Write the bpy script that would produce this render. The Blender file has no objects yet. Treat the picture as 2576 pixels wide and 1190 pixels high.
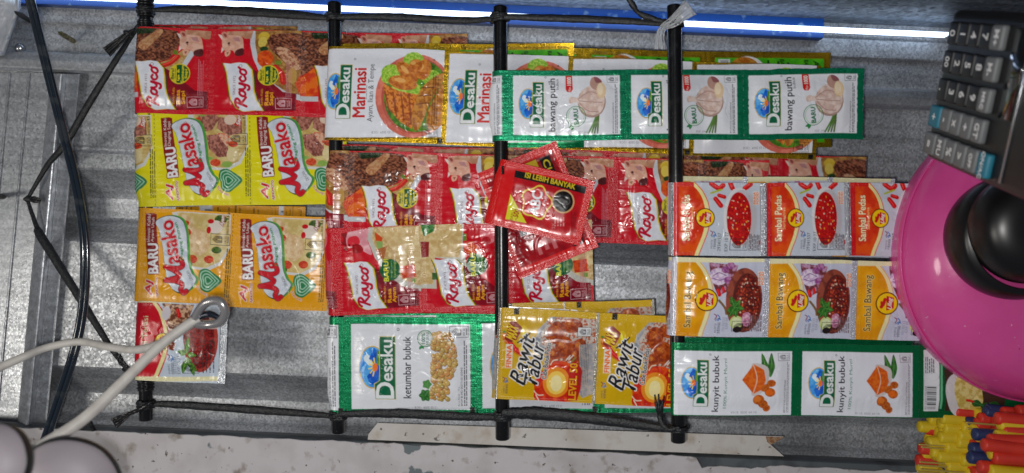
import bpy, bmesh, math, random
import numpy as np
from mathutils import Matrix, Vector

# ------------------------------------------------------------------ frame of the place
# World: Z is up, the metal wall lies behind (+Y), the viewer stands at -Y and holds the camera on its side,
# so the picture's left is up. V units: the photograph measured at 2576 x 1190.
SC = 0.34e-3            # metres per V unit on the plane of the topmost rod
DIST = 0.674            # camera to that plane
CX, CY = 1288.0, 595.0
ROLL = math.radians(2.5)
ZC = 1.35
ca, sa = math.cos(ROLL), math.sin(ROLL)

def kd(d): return SC * (DIST - d) / DIST
def G(vx, vy):                      # V -> (down, sideways) axes of the place
    x, y = vx - CX, vy - CY
    return x * ca + y * sa, -x * sa + y * ca
def W(vx, vy, d=0.0):               # point seen at (vx, vy), d metres in front of the rod plane
    gu, gv = G(vx, vy); k = kd(d)
    return Vector((-gv * k, -d, ZC - gu * k))
def GW(gu, gv, d):                  # the same from (down, sideways)
    k = kd(d)
    return Vector((-gv * k, -d, ZC - gu * k))
def basis(theta):                   # columns: along a strip, sideways (picture up), towards the viewer
    t = theta - ROLL; c, s = math.cos(t), math.sin(t)
    return Matrix(((-s, c, 0), (0, 0, -1), (-c, -s, 0)))

sc = bpy.context.scene
COL = sc.collection
random.seed(5); RNG = np.random.default_rng(5)

# ------------------------------------------------------------------ camera
cam = bpy.data.cameras.new('camera'); camo = bpy.data.objects.new('camera', cam); COL.objects.link(camo)
cam.sensor_width = 36; cam.lens = 18 / (0.5 * 2576 * SC / DIST)
cam.clip_start = 0.01; cam.clip_end = 50
mw = basis(0).to_4x4(); mw.translation = Vector((0, -DIST, ZC)); camo.matrix_world = mw
cam.dof.use_dof = True; cam.dof.focus_distance = DIST - 0.02; cam.dof.aperture_fstop = cam.lens / 4.4
sc.camera = camo

# ------------------------------------------------------------------ light: night stall, phone light beside the lens, weak room light
wd = bpy.data.worlds.new('World'); sc.world = wd; wd.use_nodes = True
bg = wd.node_tree.nodes['Background']; bg.inputs[0].default_value = (0.80, 0.87, 1.0, 1); bg.inputs[1].default_value = 0.11

def area(name, loc, target, size, power, color, shape='DISK'):
    l = bpy.data.lights.new(name, 'AREA'); l.shape = shape; l.size = size; l.energy = power; l.color = color
    o = bpy.data.objects.new(name, l); COL.objects.link(o)
    v = (Vector(target) - Vector(loc)); o.location = loc
    o.rotation_euler = v.to_track_quat('-Z', 'Y').to_euler()
    return o
pl_loc = Vector((0, -DIST + .002, ZC)) + basis(0) @ Vector((-.011, -.010, 0))
area('phone_light', pl_loc, pl_loc + Vector((0, 1, 0)), 0.012, 1.75, (1.0, 0.985, 0.96))
area('stall_lamp', (-0.25, -0.8, ZC + 0.8), (0, 0, ZC), 0.25, 2.6, (1.0, 0.95, 0.86))
sc.view_settings.view_transform = 'Standard'; sc.view_settings.look = 'None'
sc.view_settings.exposure = 0.0; sc.view_settings.gamma = 1
sc.cycles.use_denoising = True
sc.cycles.max_bounces = 6; sc.cycles.glossy_bounces = 3; sc.cycles.transmission_bounces = 4
sc.cycles.sample_clamp_indirect = 4.0; sc.cycles.blur_glossy = 0.5

# ------------------------------------------------------------------ helpers
def lin(c):
    c = np.asarray(c, dtype=np.float64) / 255.0
    return np.where(c <= 0.04045, c / 12.92, ((c + 0.055) / 1.055) ** 2.4)

def setp(b, **kw):
    for k, v in kw.items():
        b.inputs[k.replace('_', ' ')].default_value = v

def mat(name, rgb, rough=0.5, metal=0.0, noise=None, bump=None, coat=0.0, trans=0.0, emit=None, spec=0.5, speck=None, alpha=None):
    """Principled with optional procedural colour variation (rgb2, scale, lo, hi) and bump (scale, strength)."""
    m = bpy.data.materials.new(name); m.use_nodes = True
    nt = m.node_tree; b = nt.nodes['Principled BSDF']
    c = tuple(lin(rgb)) + (1,)
    setp(b, Base_Color=c, Roughness=rough, Metallic=metal)
    b.inputs['Coat Weight'].default_value = coat; b.inputs['Coat Roughness'].default_value = 0.08
    b.inputs['Transmission Weight'].default_value = trans
    b.inputs['Specular IOR Level'].default_value = spec
    if alpha is not None: b.inputs['Alpha'].default_value = alpha
    tc = nt.nodes.new('ShaderNodeTexCoord')
    last = None
    for spec_ in ([noise] if noise else []) + (speck or []):
        rgb2, scale, lo, hi = spec_[:4]
        n = nt.nodes.new('ShaderNodeTexNoise'); n.inputs['Scale'].default_value = scale; n.inputs['Detail'].default_value = 5
        nt.links.new(tc.outputs['Object'], n.inputs['Vector'])
        r = nt.nodes.new('ShaderNodeMapRange'); r.inputs[1].default_value = lo; r.inputs[2].default_value = hi
        nt.links.new(n.outputs['Fac'], r.inputs[0])
        mx = nt.nodes.new('ShaderNodeMix'); mx.data_type = 'RGBA'
        nt.links.new(r.outputs[0], mx.inputs['Factor'])
        if last: nt.links.new(last, mx.inputs['A'])
        else: mx.inputs['A'].default_value = c
        mx.inputs['B'].default_value = tuple(lin(rgb2)) + (1,)
        last = mx.outputs['Result']
    if last: nt.links.new(last, b.inputs['Base Color'])
    if bump:
        n = nt.nodes.new('ShaderNodeTexNoise'); n.inputs['Scale'].default_value = bump[0]; n.inputs['Detail'].default_value = 4
        nt.links.new(tc.outputs['Object'], n.inputs['Vector'])
        bp = nt.nodes.new('ShaderNodeBump'); bp.inputs['Strength'].default_value = bump[1]; bp.inputs['Distance'].default_value = bump[2] if len(bump) > 2 else 0.001
        nt.links.new(n.outputs['Fac'], bp.inputs['Height']); nt.links.new(bp.outputs[0], b.inputs['Normal'])
    if emit:
        b.inputs['Emission Color'].default_value = tuple(emit[0]) + (1,); b.inputs['Emission Strength'].default_value = emit[1]
    return m

def galv(name, base=(206, 209, 214), rough=0.47, cell=620, metal=0.5, contrast=0.40, dirt=0.45):
    """Galvanised sheet: zinc spangle from a Voronoi pattern, streaks and dirt from noise."""
    m = bpy.data.materials.new(name); m.use_nodes = True
    nt = m.node_tree; b = nt.nodes['Principled BSDF']; N = nt.nodes.new; L = nt.links.new
    tc = N('ShaderNodeTexCoord')
    v = N('ShaderNodeTexVoronoi'); v.inputs['Scale'].default_value = cell; L(tc.outputs['Object'], v.inputs['Vector'])
    n1 = N('ShaderNodeTexNoise'); n1.inputs['Scale'].default_value = cell * 1.3; n1.inputs['Detail'].default_value = 3; L(tc.outputs['Object'], n1.inputs['Vector'])
    n2 = N('ShaderNodeTexNoise'); n2.inputs['Scale'].default_value = 9; n2.inputs['Detail'].default_value = 6; L(tc.outputs['Object'], n2.inputs['Vector'])
    sep = N('ShaderNodeSeparateColor'); L(v.outputs['Color'], sep.inputs[0])
    ad = N('ShaderNodeMath'); ad.operation = 'ADD'; L(sep.outputs[0], ad.inputs[0]); L(n1.outputs['Fac'], ad.inputs[1])
    r = N('ShaderNodeMapRange'); r.inputs[1].default_value = 0.35; r.inputs[2].default_value = 1.65
    r.inputs[3].default_value = 1 - contrast; r.inputs[4].default_value = 1 + contrast; L(ad.outputs[0], r.inputs[0])
    r2 = N('ShaderNodeMapRange'); r2.inputs[1].default_value = 0.3; r2.inputs[2].default_value = 0.7
    r2.inputs[3].default_value = 1 - dirt; r2.inputs[4].default_value = 1.1; L(n2.outputs['Fac'], r2.inputs[0])
    mu = N('ShaderNodeMath'); mu.operation = 'MULTIPLY'; L(r.outputs[0], mu.inputs[0]); L(r2.outputs[0], mu.inputs[1])
    mp = N('ShaderNodeMapping'); mp.inputs['Scale'].default_value = (140, 140, 5); L(tc.outputs['Object'], mp.inputs['Vector'])
    n3 = N('ShaderNodeTexNoise'); n3.inputs['Scale'].default_value = 1.0; n3.inputs['Detail'].default_value = 4; L(mp.outputs[0], n3.inputs['Vector'])
    r3 = N('ShaderNodeMapRange'); r3.inputs[1].default_value = .35; r3.inputs[2].default_value = .62; r3.inputs[3].default_value = .76; r3.inputs[4].default_value = 1.06; L(n3.outputs['Fac'], r3.inputs[0])
    mu0 = mu; mu = N('ShaderNodeMath'); mu.operation = 'MULTIPLY'; L(mu0.outputs[0], mu.inputs[0]); L(r3.outputs[0], mu.inputs[1])
    mx = N('ShaderNodeVectorMath'); mx.operation = 'SCALE'; mx.inputs[0].default_value = tuple(lin(base)); L(mu.outputs[0], mx.inputs['Scale'])
    L(mx.outputs[0], b.inputs['Base Color'])
    rr = N('ShaderNodeMapRange'); rr.inputs[3].default_value = rough - 0.10; rr.inputs[4].default_value = rough + 0.14; L(sep.outputs[1], rr.inputs[0])
    L(rr.outputs[0], b.inputs['Roughness']); b.inputs['Metallic'].default_value = metal
    bp = N('ShaderNodeBump'); bp.inputs['Strength'].default_value = 0.13; bp.inputs['Distance'].default_value = 0.0006
    L(n1.outputs['Fac'], bp.inputs['Height']); L(bp.outputs[0], b.inputs['Normal'])
    return m

def link(name, me, m=None, parent=None, smooth=False):
    o = bpy.data.objects.new(name, me); COL.objects.link(o)
    if m is not None and len(me.materials) == 0: me.materials.append(m)
    if parent: o.parent = parent
    if smooth: me.polygons.foreach_set('use_smooth', [True] * len(me.polygons))
    return o
def tag(o, label, cat, group=None):
    o['label'] = label; o['category'] = cat
    if group: o['group'] = group
    return o
def struct(o): o['kind'] = 'structure'; return o
def empty(name, loc, rot=None):
    o = bpy.data.objects.new(name, None); COL.objects.link(o); o.empty_display_size = 0.01
    mwx = (rot.to_4x4() if rot else Matrix.Identity(4)); mwx.translation = Vector(loc); o.matrix_world = mwx
    return o
def pydata(name, vs, fs):
    me = bpy.data.meshes.new(name); me.from_pydata([tuple(v) for v in vs], [], fs); me.update(); return me
def recentre(o, base=None):
    """Move a mesh object's origin to the centre of its vertices (children have none yet)."""
    me = o.data; n = len(me.vertices); a = np.empty(n * 3, np.float32); me.vertices.foreach_get('co', a); a = a.reshape(-1, 3)
    c = (a.min(0) + a.max(0)) / 2 if base is None else np.array(base, np.float32)
    me.vertices.foreach_set('co', (a - c).ravel()); me.update(); o.location = Vector(c) + o.location
    return o

def catmull(pts, n=8, closed=False):
    P = [np.array(p, float) for p in pts]; out = []; m = len(P)
    rng = range(m if closed else m - 1)
    for i in rng:
        if closed: p0, p1, p2, p3 = P[i - 1], P[i], P[(i + 1) % m], P[(i + 2) % m]
        else: p0, p1, p2, p3 = P[max(i - 1, 0)], P[i], P[i + 1], P[min(i + 2, m - 1)]
        for j in range(n):
            t = j / n
            out.append(0.5 * (2 * p1 + (p2 - p0) * t + (2 * p0 - 5 * p1 + 4 * p2 - p3) * t * t + (3 * p1 - p0 - 3 * p2 + p3) * t ** 3))
    if not closed: out.append(P[-1])
    return out

def tube_mesh(name, pts, rad, seg=12, flat=1.0, closed=False, rough=0.0, cap=True, twist=0.0):
    """Sweep a round or flattened section along points; rad one number or one per point."""
    P = [Vector(p) for p in pts]; n = len(P)
    R = [rad] * n if not hasattr(rad, '__len__') else list(np.interp(np.linspace(0, 1, n), np.linspace(0, 1, len(rad)), rad))
    vs, fs = [], []
    ref = Vector((0, -1, 0))
    for i in range(n):
        t = (P[(i + 1) % n] - P[i - 1]) if closed else (P[min(i + 1, n - 1)] - P[max(i - 1, 0)])
        t.normalize()
        a = t.cross(ref)
        if a.length < 1e-4: a = t.cross(Vector((1, 0, 0)))
        a.normalize(); b = a.cross(t); b.normalize()
        tw = twist * i
        for j in range(seg):
            an = 2 * math.pi * j / seg + tw; q = 1 + (random.uniform(-rough, rough) if rough else 0)
            vs.append(P[i] + (a * math.cos(an) + b * math.sin(an) * flat) * R[i] * q)
    for i in range(n if closed else n - 1):
        for j in range(seg):
            k = (i + 1) % n
            fs.append((i * seg + j, i * seg + (j + 1) % seg, k * seg + (j + 1) % seg, k * seg + j))
    if cap and not closed:
        fs.append(tuple(range(seg))[::-1]); fs.append(tuple((n - 1) * seg + j for j in range(seg)))
    me = pydata(name, vs, fs)
    return me

def box_bm(size, loc=(0, 0, 0), bevel=0.0, seg=2):
    bm = bmesh.new(); bmesh.ops.create_cube(bm, size=1)
    for v in bm.verts: v.co = Vector((v.co.x * size[0] + loc[0], v.co.y * size[1] + loc[1], v.co.z * size[2] + loc[2]))
    if bevel: bmesh.ops.bevel(bm, geom=bm.edges[:], offset=bevel, segments=seg, affect='EDGES', profile=0.7)
    return bm
def bm_mesh(name, bm):
    bmesh.ops.recalc_face_normals(bm, faces=bm.faces[:])
    me = bpy.data.meshes.new(name); bm.to_mesh(me); bm.free(); return me

# value noise on a numpy grid, about 0..1
def vnoise(h, w, cell, seed=0, octaves=3, aniso=1.0):
    rg = np.random.default_rng(seed); out = np.zeros((h, w), np.float32); amp = 1.0; tot = 0
    for o in range(octaves):
        cx = max(cell * aniso / 2 ** o, 1.0); cy = max(cell / 2 ** o, 1.0)
        gh, gw = int(h / cy) + 3, int(w / cx) + 3
        g = rg.random((gh, gw)).astype(np.float32)
        y = np.arange(h) / cy; x = np.arange(w) / cx
        yi, xi = y.astype(int), x.astype(int); fy = (y - yi)[:, None]; fx = (x - xi)[None]
        fy = fy * fy * (3 - 2 * fy); fx = fx * fx * (3 - 2 * fx)
        a = g[yi][:, xi]; b = g[yi][:, xi + 1]; c = g[yi + 1][:, xi]; d = g[yi + 1][:, xi + 1]
        out += amp * ((a * (1 - fx) + b * fx) * (1 - fy) + (c * (1 - fx) + d * fx) * fy); tot += amp; amp *= 0.55
    return out / tot

# ------------------------------------------------------------------ the wall behind
M_GALV = galv('galvanised_sheet')
M_GALV2 = galv('galvanised_post', (196, 199, 204), 0.38, 600, 0.65, 0.22, 0.25)
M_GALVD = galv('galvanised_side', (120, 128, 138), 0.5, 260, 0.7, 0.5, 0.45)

def extrude_profile(name, prof, u0, u1, nu=2, fn=None):
    """prof: (across, depth) in V and metres, swept along the down axis from u0 to u1; fn maps (u, q, d) to a point."""
    fn = fn or (lambda u, q, d: GW(u, q, d))
    vs, fs = [], []
    us = np.linspace(u0, u1, nu)
    for u in us:
        for q, d in prof: vs.append(fn(u, q, d))
    k = len(prof)
    for i in range(nu - 1):
        for j in range(k - 1): fs.append((i * k + j, i * k + j + 1, (i + 1) * k + j + 1, (i + 1) * k + j))
    return pydata(name, vs, fs)

prof = [(-572, -.062), (-538, -.062), (-535, -.059), (-487, -.059), (-480, -.063), (-360, -.063), (-182, -.060), (-178, -.063), (-170, -.063), (-166, -.060),
        (-124, -.060), (-54, -.094), (-1, -.094), (58, -.060), (376, -.060), (436, -.094), (490, -.094), (540, -.066), (640, -.066)]
def bevel_prof(p, r=2.5):
    out = [p[0]]
    for a, b, c in zip(p[:-2], p[1:-1], p[2:]):
        for (o, t) in ((a, 0), (c, 0)):
            L = max(abs(o[0] - b[0]), 1e-6); f = min(r / L, 0.3)
            out.append((b[0] + (o[0] - b[0]) * f, b[1] + (o[1] - b[1]) * f))
    out.append(p[-1]); return out
wall = struct(link('wall', extrude_profile('wall', bevel_prof(prof), -1700, 1900, 2), M_GALV))
# side wall, square to the back wall, carrying the light strip
def side(u, q, d):
    p = GW(u, -572, -.062); return Vector((p.x + q, -d, ZC - u * SC))
sw = struct(link('wall_side', extrude_profile('wall_side', [(0.0, -.064), (0.0, .02), (0.0, .30)], -1900, 2100, 2, side), M_GALVD))
# lipped rail across the wall
rail = link('steel_rail', extrude_profile('steel_rail', bevel_prof([(-414, -.0625), (-412, -.050), (-392, -.047), (-372, -.047), (-362, -.051), (-361, -.0655)], 2), -1750, 1950, 2), M_GALV2)
tag(recentre(rail), 'long galvanised steel rail with a folded lip running behind the sachets', 'rail')
# post with folded flange and the flat sheet above the rack
def postfn(u, q, d):
    gu, gv = G(152 - (u - 190) * 0.095 + q, u); return GW(gu, gv, d)
post = link('steel_post', extrude_profile('steel_post', bevel_prof([(-26, -.0600), (-25, -.048), (-16, -.043), (-2, -.037), (5, -.038), (13, -.047), (15, -.052), (50, -.054), (51, -.063)], 2), 186, 1096, 14, postfn), M_GALV2)
tag(recentre(post), 'bright galvanised steel post with a folded edge standing beside the hook', 'post')
pl = extrude_profile('wall_sheet', [(-700, -.058), (-131, -.058), (-129.5, -.0565), (-127, -.0565), (-125.5, -.058), (-82, -.058), (-80.5, -.0565), (-78, -.0565), (-76.5, -.058), (-24, -.058)], 184, 1200, 14, postfn)
struct(link('wall_sheet', pl, M_GALV2))
# painted beam, plate
M_WHITE = mat('chipped_white_paint', (208, 203, 206), 0.55, 0, ((186, 180, 180), 30, .45, .75), (60, .25, .002),
              speck=[((150, 138, 130), 70, .58, .72), ((112, 122, 126), 17, .625, .635), ((96, 84, 74), 160, .66, .70)])
vs, fs = [], []
NB = 220
edge = [533 + 2.2 * math.sin(i * .7) * (random.random() > .4) + (10 * max(0, math.sin(i * .11)) if i > 128 else 0) + random.uniform(-1, 1) * (2.5 if i > 128 else .5) + (14 if 128 < i < 200 else 0) for i in range(NB)]
beam_prof = [(0, -.050), (0, -.034), (1.5, -.032)]
bm = bmesh.new()
lay = [(518, -.062), (522, -.042), (532, -.033), (900, -.033)]
beam = empty('painted_beam', GW(0, 640, -.033))
o = link('steel_core', extrude_profile('steel_core', bevel_prof(lay, 1.5), -1500, 1900, 2), mat('bare_grey_steel', (112, 118, 122), .5, .5, ((80, 84, 88), 40, .4, .6)), None)
core = o
us = np.linspace(-1500, 1900, NB)
for i, u in enumerate(us):
    k = kd(-.0315)
    vs += [GW(u, edge[i], -.0322), GW(u, edge[i] + 1.5, -.0314), GW(u, 900, -.0314)]
for i in range(NB - 1):
    for j in range(2): fs.append((i * 3 + j, i * 3 + j + 1, i * 3 + 4 + j, i * 3 + 3 + j))
o2 = link('paint_skin', pydata('paint_skin', vs, fs), M_WHITE)
for q in (core, o2):
    recentre(q); q.parent = beam; q.location = q.location - beam.location
tag(beam, 'white painted steel beam with chipped paint along the edge of the wall', 'beam')
# notched plate on the beam
def plate(pts, d0, d1):
    n = len(pts); vs = [W(x, y, d1) for x, y in pts] + [W(x, y, d0) for x, y in pts]
    fs = [tuple(range(n))] + [tuple(range(2 * n - 1, n - 1, -1))] + [(i, (i + 1) % n, n + (i + 1) % n, n + i) for i in range(n)]
    return vs, fs
vs, fs = plate([(950, 1064), (1972, 1098), (1938, 1118), (1972, 1148), (1500, 1130), (925, 1106), (927, 1092)], -.056, -.030)
M_PLATE = mat('old_white_paint', (212, 207, 202), .55, 0, ((190, 182, 174), 24, .45, .75), (80, .3, .002), speck=[((186, 174, 160), 60, .52, .70), ((130, 96, 70), 42, .665, .70), ((120, 114, 108), 140, .66, .70)])
pm = pydata('painted_plate', vs, fs)
po = link('painted_plate', pm, M_PLATE); recentre(po)
tag(po, 'white painted strip of steel plate with a notched rusty end, on the beam', 'steel plate')
vs, fs = plate([(1926, 1098), (1973, 1100), (1939, 1119), (1930, 1112)], -.031, -.0292)
rp = link('rust_patch', pydata('rust_patch', vs, fs), mat('rust', (138, 92, 62), .85, 0, ((170, 140, 110), 400, .4, .6)), po)
recentre(rp); rp.location = rp.location - po.location

# light strip and its blue carrier
M_BLUE = mat('blue_carrier', (12, 64, 136), .45, 0, ((90, 120, 160), 90, .62, .7))
M_LED = mat('led_tube', (235, 240, 255), .3, 0, emit=((0.62, 0.78, 1.0), 3.2))
sx = GW(0, -572, -.062).x
def strip_box(name, u0, u1, x0, x1, y0, y1, m, parent=None):
    z0, z1 = ZC - u1 * SC, ZC - u0 * SC
    bm = box_bm((x1 - x0, y1 - y0, z1 - z0), ((x0 + x1) / 2, (y0 + y1) / 2, (z0 + z1) / 2), .0008)
    return recentre(link(name, bm_mesh(name, bm), m, parent))
led = empty('led_strip', (sx - .004, .03, ZC + .2))
c1 = strip_box('carrier', -1500, 817, sx - .0180, sx + .0005, .0495, .0605, M_BLUE)
c2 = strip_box('light_bar', -1500, 1142, sx - .0128, sx - .0098, .041, .0497, M_LED)
for q in (c1, c2): q.parent = led; q.location = q.location - led.location
tag(led, 'glowing white light bar on a blue carrier along the side wall', 'led strip')
M_BLACK = mat('black_plastic', (16, 16, 18), .38, 0, bump=(300, .15, .0005))
o = strip_box('dark_rail', 900, 1330, sx - .0012, sx + .02, -.13, -.112, M_BLACK)
tag(o, 'dark rail across the galvanised side wall past the light bar', 'rail')

# ------------------------------------------------------------------ printing: a small painter whose result is stored as colour on the film meshes
RES = 3
_gl = {}
def glyphs(s):
    if s in _gl: return _gl[s]
    cu = bpy.data.curves.new('t', 'FONT'); cu.body = s; cu.resolution_u = 3
    ob = bpy.data.objects.new('t', cu); COL.objects.link(ob)
    dg = bpy.context.evaluated_depsgraph_get(); me = bpy.data.meshes.new_from_object(ob.evaluated_get(dg))
    me.calc_loop_triangles()
    co = np.array([v.co[:2] for v in me.vertices]); tr = np.array([t.vertices[:] for t in me.loop_triangles])
    bpy.data.objects.remove(ob); bpy.data.curves.remove(cu); bpy.data.meshes.remove(me)
    lo, hi = co.min(0), co.max(0)
    _gl[s] = ((co - lo) / (hi - lo), tr, (hi - lo)); return _gl[s]

class Cv:
    def __init__(s, w, h, bg, f=None, foil=0.0):
        s.w, s.h = w, h; s.W, s.H = int(w * RES), int(h * RES)
        s.a = np.empty((s.H, s.W, 3), np.float32); s.a[:] = np.array(bg) / 255.0
        s.foil = np.full((s.H, s.W), foil, np.float32); s.f = f or (lambda x, y: (x, y)); s.n = 0
    def p(s, pts): return np.array([s.f(x, y) for x, y in pts]) * RES
    def scale(s):
        a = np.array(s.f(0, 0)); b = np.array(s.f(100, 0)); return np.hypot(*(b - a)) / 100 * RES
    def box(s, P, pad=2):
        x0, y0 = np.floor(P.min(0) - pad).astype(int); x1, y1 = np.ceil(P.max(0) + pad).astype(int)
        return max(x0, 0), max(y0, 0), min(x1, s.W), min(y1, s.H)
    def put(s, m, b, col, tex=None, foil=None, op=1.0):
        x0, y0, x1, y1 = b
        if x1 <= x0 or y1 <= y0: return
        s.n += 1; c = np.array(col, np.float32) / 255.0
        if tex:
            c2, cell, lo, hi = tex[:4]; an = tex[4] if len(tex) > 4 else 1.0
            n = vnoise(y1 - y0, x1 - x0, cell * RES, s.n * 7 + 3, 3, an)
            t = np.clip((n - lo) / (hi - lo), 0, 1)[..., None]; c = c * (1 - t) + np.array(c2, np.float32) / 255.0 * t
        r = s.a[y0:y1, x0:x1]; mm = (m * op)[..., None]
        r[:] = r * (1 - mm) + c * mm
        q = s.foil[y0:y1, x0:x1]; q[:] = q * (1 - m) + (0.0 if foil is None else foil) * m
    def pmask(s, P):
        b = s.box(P); x0, y0, x1, y1 = b
        if x1 <= x0 or y1 <= y0: return np.zeros((0, 0)), b
        X, Y = np.meshgrid(np.arange(x0, x1) + .5, np.arange(y0, y1) + .5); m = np.zeros(X.shape, bool)
        Q = np.roll(P, -1, 0)
        for (ax, ay), (bx, by) in zip(P, Q):
            if ay == by: continue
            m ^= ((ay > Y) != (by > Y)) & (X < (bx - ax) * (Y - ay) / (by - ay) + ax)
        return m.astype(np.float32), b
    def poly(s, pts, col, sm=False, **k):
        if sm: pts = catmull(pts, 6, True)
        m, b = s.pmask(s.p(pts)); s.put(m, b, col, **k)
    def rect(s, x0, y0, x1, y1, col, **k): s.poly([(x0, y0), (x1, y0), (x1, y1), (x0, y1)], col, **k)
    def ell(s, cx, cy, rx, ry, col, rot=0, **k):
        c, n = math.cos(math.radians(rot)), math.sin(math.radians(rot))
        pts = []
        for i in range(36):
            a = i * math.pi / 18; x, y = rx * math.cos(a), ry * math.sin(a); pts.append((cx + x * c - y * n, cy + x * n + y * c))
        s.poly(pts, col, **k)
    def stroke(s, pts, wid, col, sm=True, **k):
        if sm and len(pts) > 2: pts = catmull(pts, 8)
        P = s.p(pts); r = wid * s.scale() / 2; b = s.box(P, r + 2); x0, y0, x1, y1 = b
        if x1 <= x0 or y1 <= y0: return
        X, Y = np.meshgrid(np.arange(x0, x1) + .5, np.arange(y0, y1) + .5); m = np.zeros(X.shape, bool)
        for a, c in zip(P[:-1], P[1:]):
            d = c - a; L = max(d @ d, 1e-9); t = np.clip(((X - a[0]) * d[0] + (Y - a[1]) * d[1]) / L, 0, 1)
            m |= (X - a[0] - t * d[0]) ** 2 + (Y - a[1] - t * d[1]) ** 2 < r * r
        s.put(m.astype(np.float32), b, col, **k)
    def ring(s, cx, cy, rx, ry, wid, col):
        s.stroke([(cx + rx * math.cos(i * math.pi / 16), cy + ry * math.sin(i * math.pi / 16)) for i in range(33)], wid, col, sm=False)
    def tri(s, P, T, b, dil=0):
        x0, y0, x1, y1 = b; m = np.zeros((max(y1 - y0, 0), max(x1 - x0, 0)), bool)
        if m.size == 0: return m
        for t in T:
            A, B, C = P[t[0]], P[t[1]], P[t[2]]
            lx = max(int(min(A[0], B[0], C[0])) - 1, x0); hx = min(int(max(A[0], B[0], C[0])) + 2, x1)
            ly = max(int(min(A[1], B[1], C[1])) - 1, y0); hy = min(int(max(A[1], B[1], C[1])) + 2, y1)
            if hx <= lx or hy <= ly: continue
            X = np.arange(lx, hx)[None] + .5; Y = np.arange(ly, hy)[:, None] + .5
            e = lambda U, V: (V[0] - U[0]) * (Y - U[1]) - (V[1] - U[1]) * (X - U[0])
            e1, e2, e3 = e(A, B), e(B, C), e(C, A)
            m[ly - y0:hy - y0, lx - x0:hx - x0] |= ((e1 >= 0) & (e2 >= 0) & (e3 >= 0)) | ((e1 <= 0) & (e2 <= 0) & (e3 <= 0))
        return m
    @staticmethod
    def dilate(m, r):
        if r < .5: return m
        out = m.copy(); R = int(math.ceil(r)); h, w = m.shape
        for dy in range(-R, R + 1):
            for dx in range(-R, R + 1):
                if dx * dx + dy * dy > r * r + .3 or (dx == 0 and dy == 0): continue
                ys, ye = max(dy, 0), min(h, h + dy); xs, xe = max(dx, 0), min(w, w + dx)
                if ye > ys and xe > xs: out[ys:ye, xs:xe] |= m[ys - dy:ye - dy, xs - dx:xe - dx]
        return out
    def glyphput(s, P, T, col, bold, out, pad=10, op=1.0, hole=None):
        b = s.box(P, pad); m = s.tri(P, T, b)
        m = s.dilate(m, bold * RES)
        for c, w in (out or []): s.put(s.dilate(m, w * RES).astype(np.float32), b, c)
        s.put(m.astype(np.float32), b, col, op=op)
    def text(s, t, x0, y0, x1, y1, col, rot=90, ang=0, bold=0.0, out=None, shear=0.0, op=1.0):
        """Fit the letters into the box; rot 90 reads upwards, 0 across, -90 downwards, 180 upside down. out: [(colour, width in V)]."""
        g, T, _ = glyphs(t); u, v = g[:, 0], g[:, 1]
        if shear: u = u + shear * v; u = (u - u.min()) / (u.max() - u.min())
        if rot == 90: X, Y = x1 + v * (x0 - x1), y1 + u * (y0 - y1)
        elif rot == -90: X, Y = x0 + v * (x1 - x0), y0 + u * (y1 - y0)
        elif rot == 180: X, Y = x1 + u * (x0 - x1), y0 + v * (y1 - y0)
        else: X, Y = x0 + u * (x1 - x0), y1 + v * (y0 - y1)
        if ang:
            a = math.radians(ang); c, n = math.cos(a), math.sin(a); mx, my = (x0 + x1) / 2, (y0 + y1) / 2
            X, Y = mx + (X - mx) * c - (Y - my) * n, my + (X - mx) * n + (Y - my) * c
        s.glyphput(s.p(np.stack([X, Y], 1)), T, col, bold, out, op=op)
    def textpath(s, t, path, hgt, col, bold=0.0, out=None, shear=0.0, gap=0.0):
        """Letters along a path (baseline); their tops point to the left of the direction of travel."""
        P = np.array(catmull(path, 10)); seg = np.hypot(*np.diff(P, axis=0).T); L = np.r_[0, np.cumsum(seg)]
        g, T, _ = glyphs(t); u, v = g[:, 0] + shear * (g[:, 1] - .5), g[:, 1]
        d = np.clip(u, 0, 1) * L[-1]
        X, Y = np.interp(d, L, P[:, 0]), np.interp(d, L, P[:, 1])
        e = L[-1] * .03
        tx = np.interp(d + e, L, P[:, 0]) - np.interp(d - e, L, P[:, 0]); ty = np.interp(d + e, L, P[:, 1]) - np.interp(d - e, L, P[:, 1])
        n = np.hypot(tx, ty); hh = np.interp(d, [0, L[-1]], hgt) if hasattr(hgt, '__len__') else hgt
        X, Y = X + ty / n * v * hh, Y - tx / n * v * hh
        s.glyphput(s.p(np.stack([X, Y], 1)), T, col, bold, out)
    def lines(s, x0, y0, x1, y1, n, col, rot=90, fillr=.5, seed=1):
        """Rows of print too small to read."""
        rg = random.Random(seed)
        for i in range(n):
            a, b = ((x0 + (x1 - x0) * (i + .5 - fillr / 2) / n), (x0 + (x1 - x0) * (i + .5 + fillr / 2) / n)) if rot else ((y0 + (y1 - y0) * (i + .5 - fillr / 2) / n), (y0 + (y1 - y0) * (i + .5 + fillr / 2) / n))
            p, q = (y0, y1) if rot else (x0, x1); t = p + (q - p) * rg.random() * .15 * (i > 0)
            step = (b - a) * 1.2
            while t < q:
                e = min(t + step * rg.uniform(1.5, 5), q)
                if rot: s.rect(a, t, b, e, col)
                else: s.rect(t, a, e, b, col)
                t = e + step * rg.uniform(.4, .8)

def aff(ox, oy, k, sl=0.0): return lambda x, y: ((x - ox) * k, (y - oy) * k - sl * (x - ox) * k)
def rotf(ox, oy, k, deg):
    c, s = math.cos(math.radians(deg)), math.sin(math.radians(deg))
    return lambda x, y: (((x - ox) * c + (y - oy) * s) * k, (-(x - ox) * s + (y - oy) * c) * k)

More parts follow.
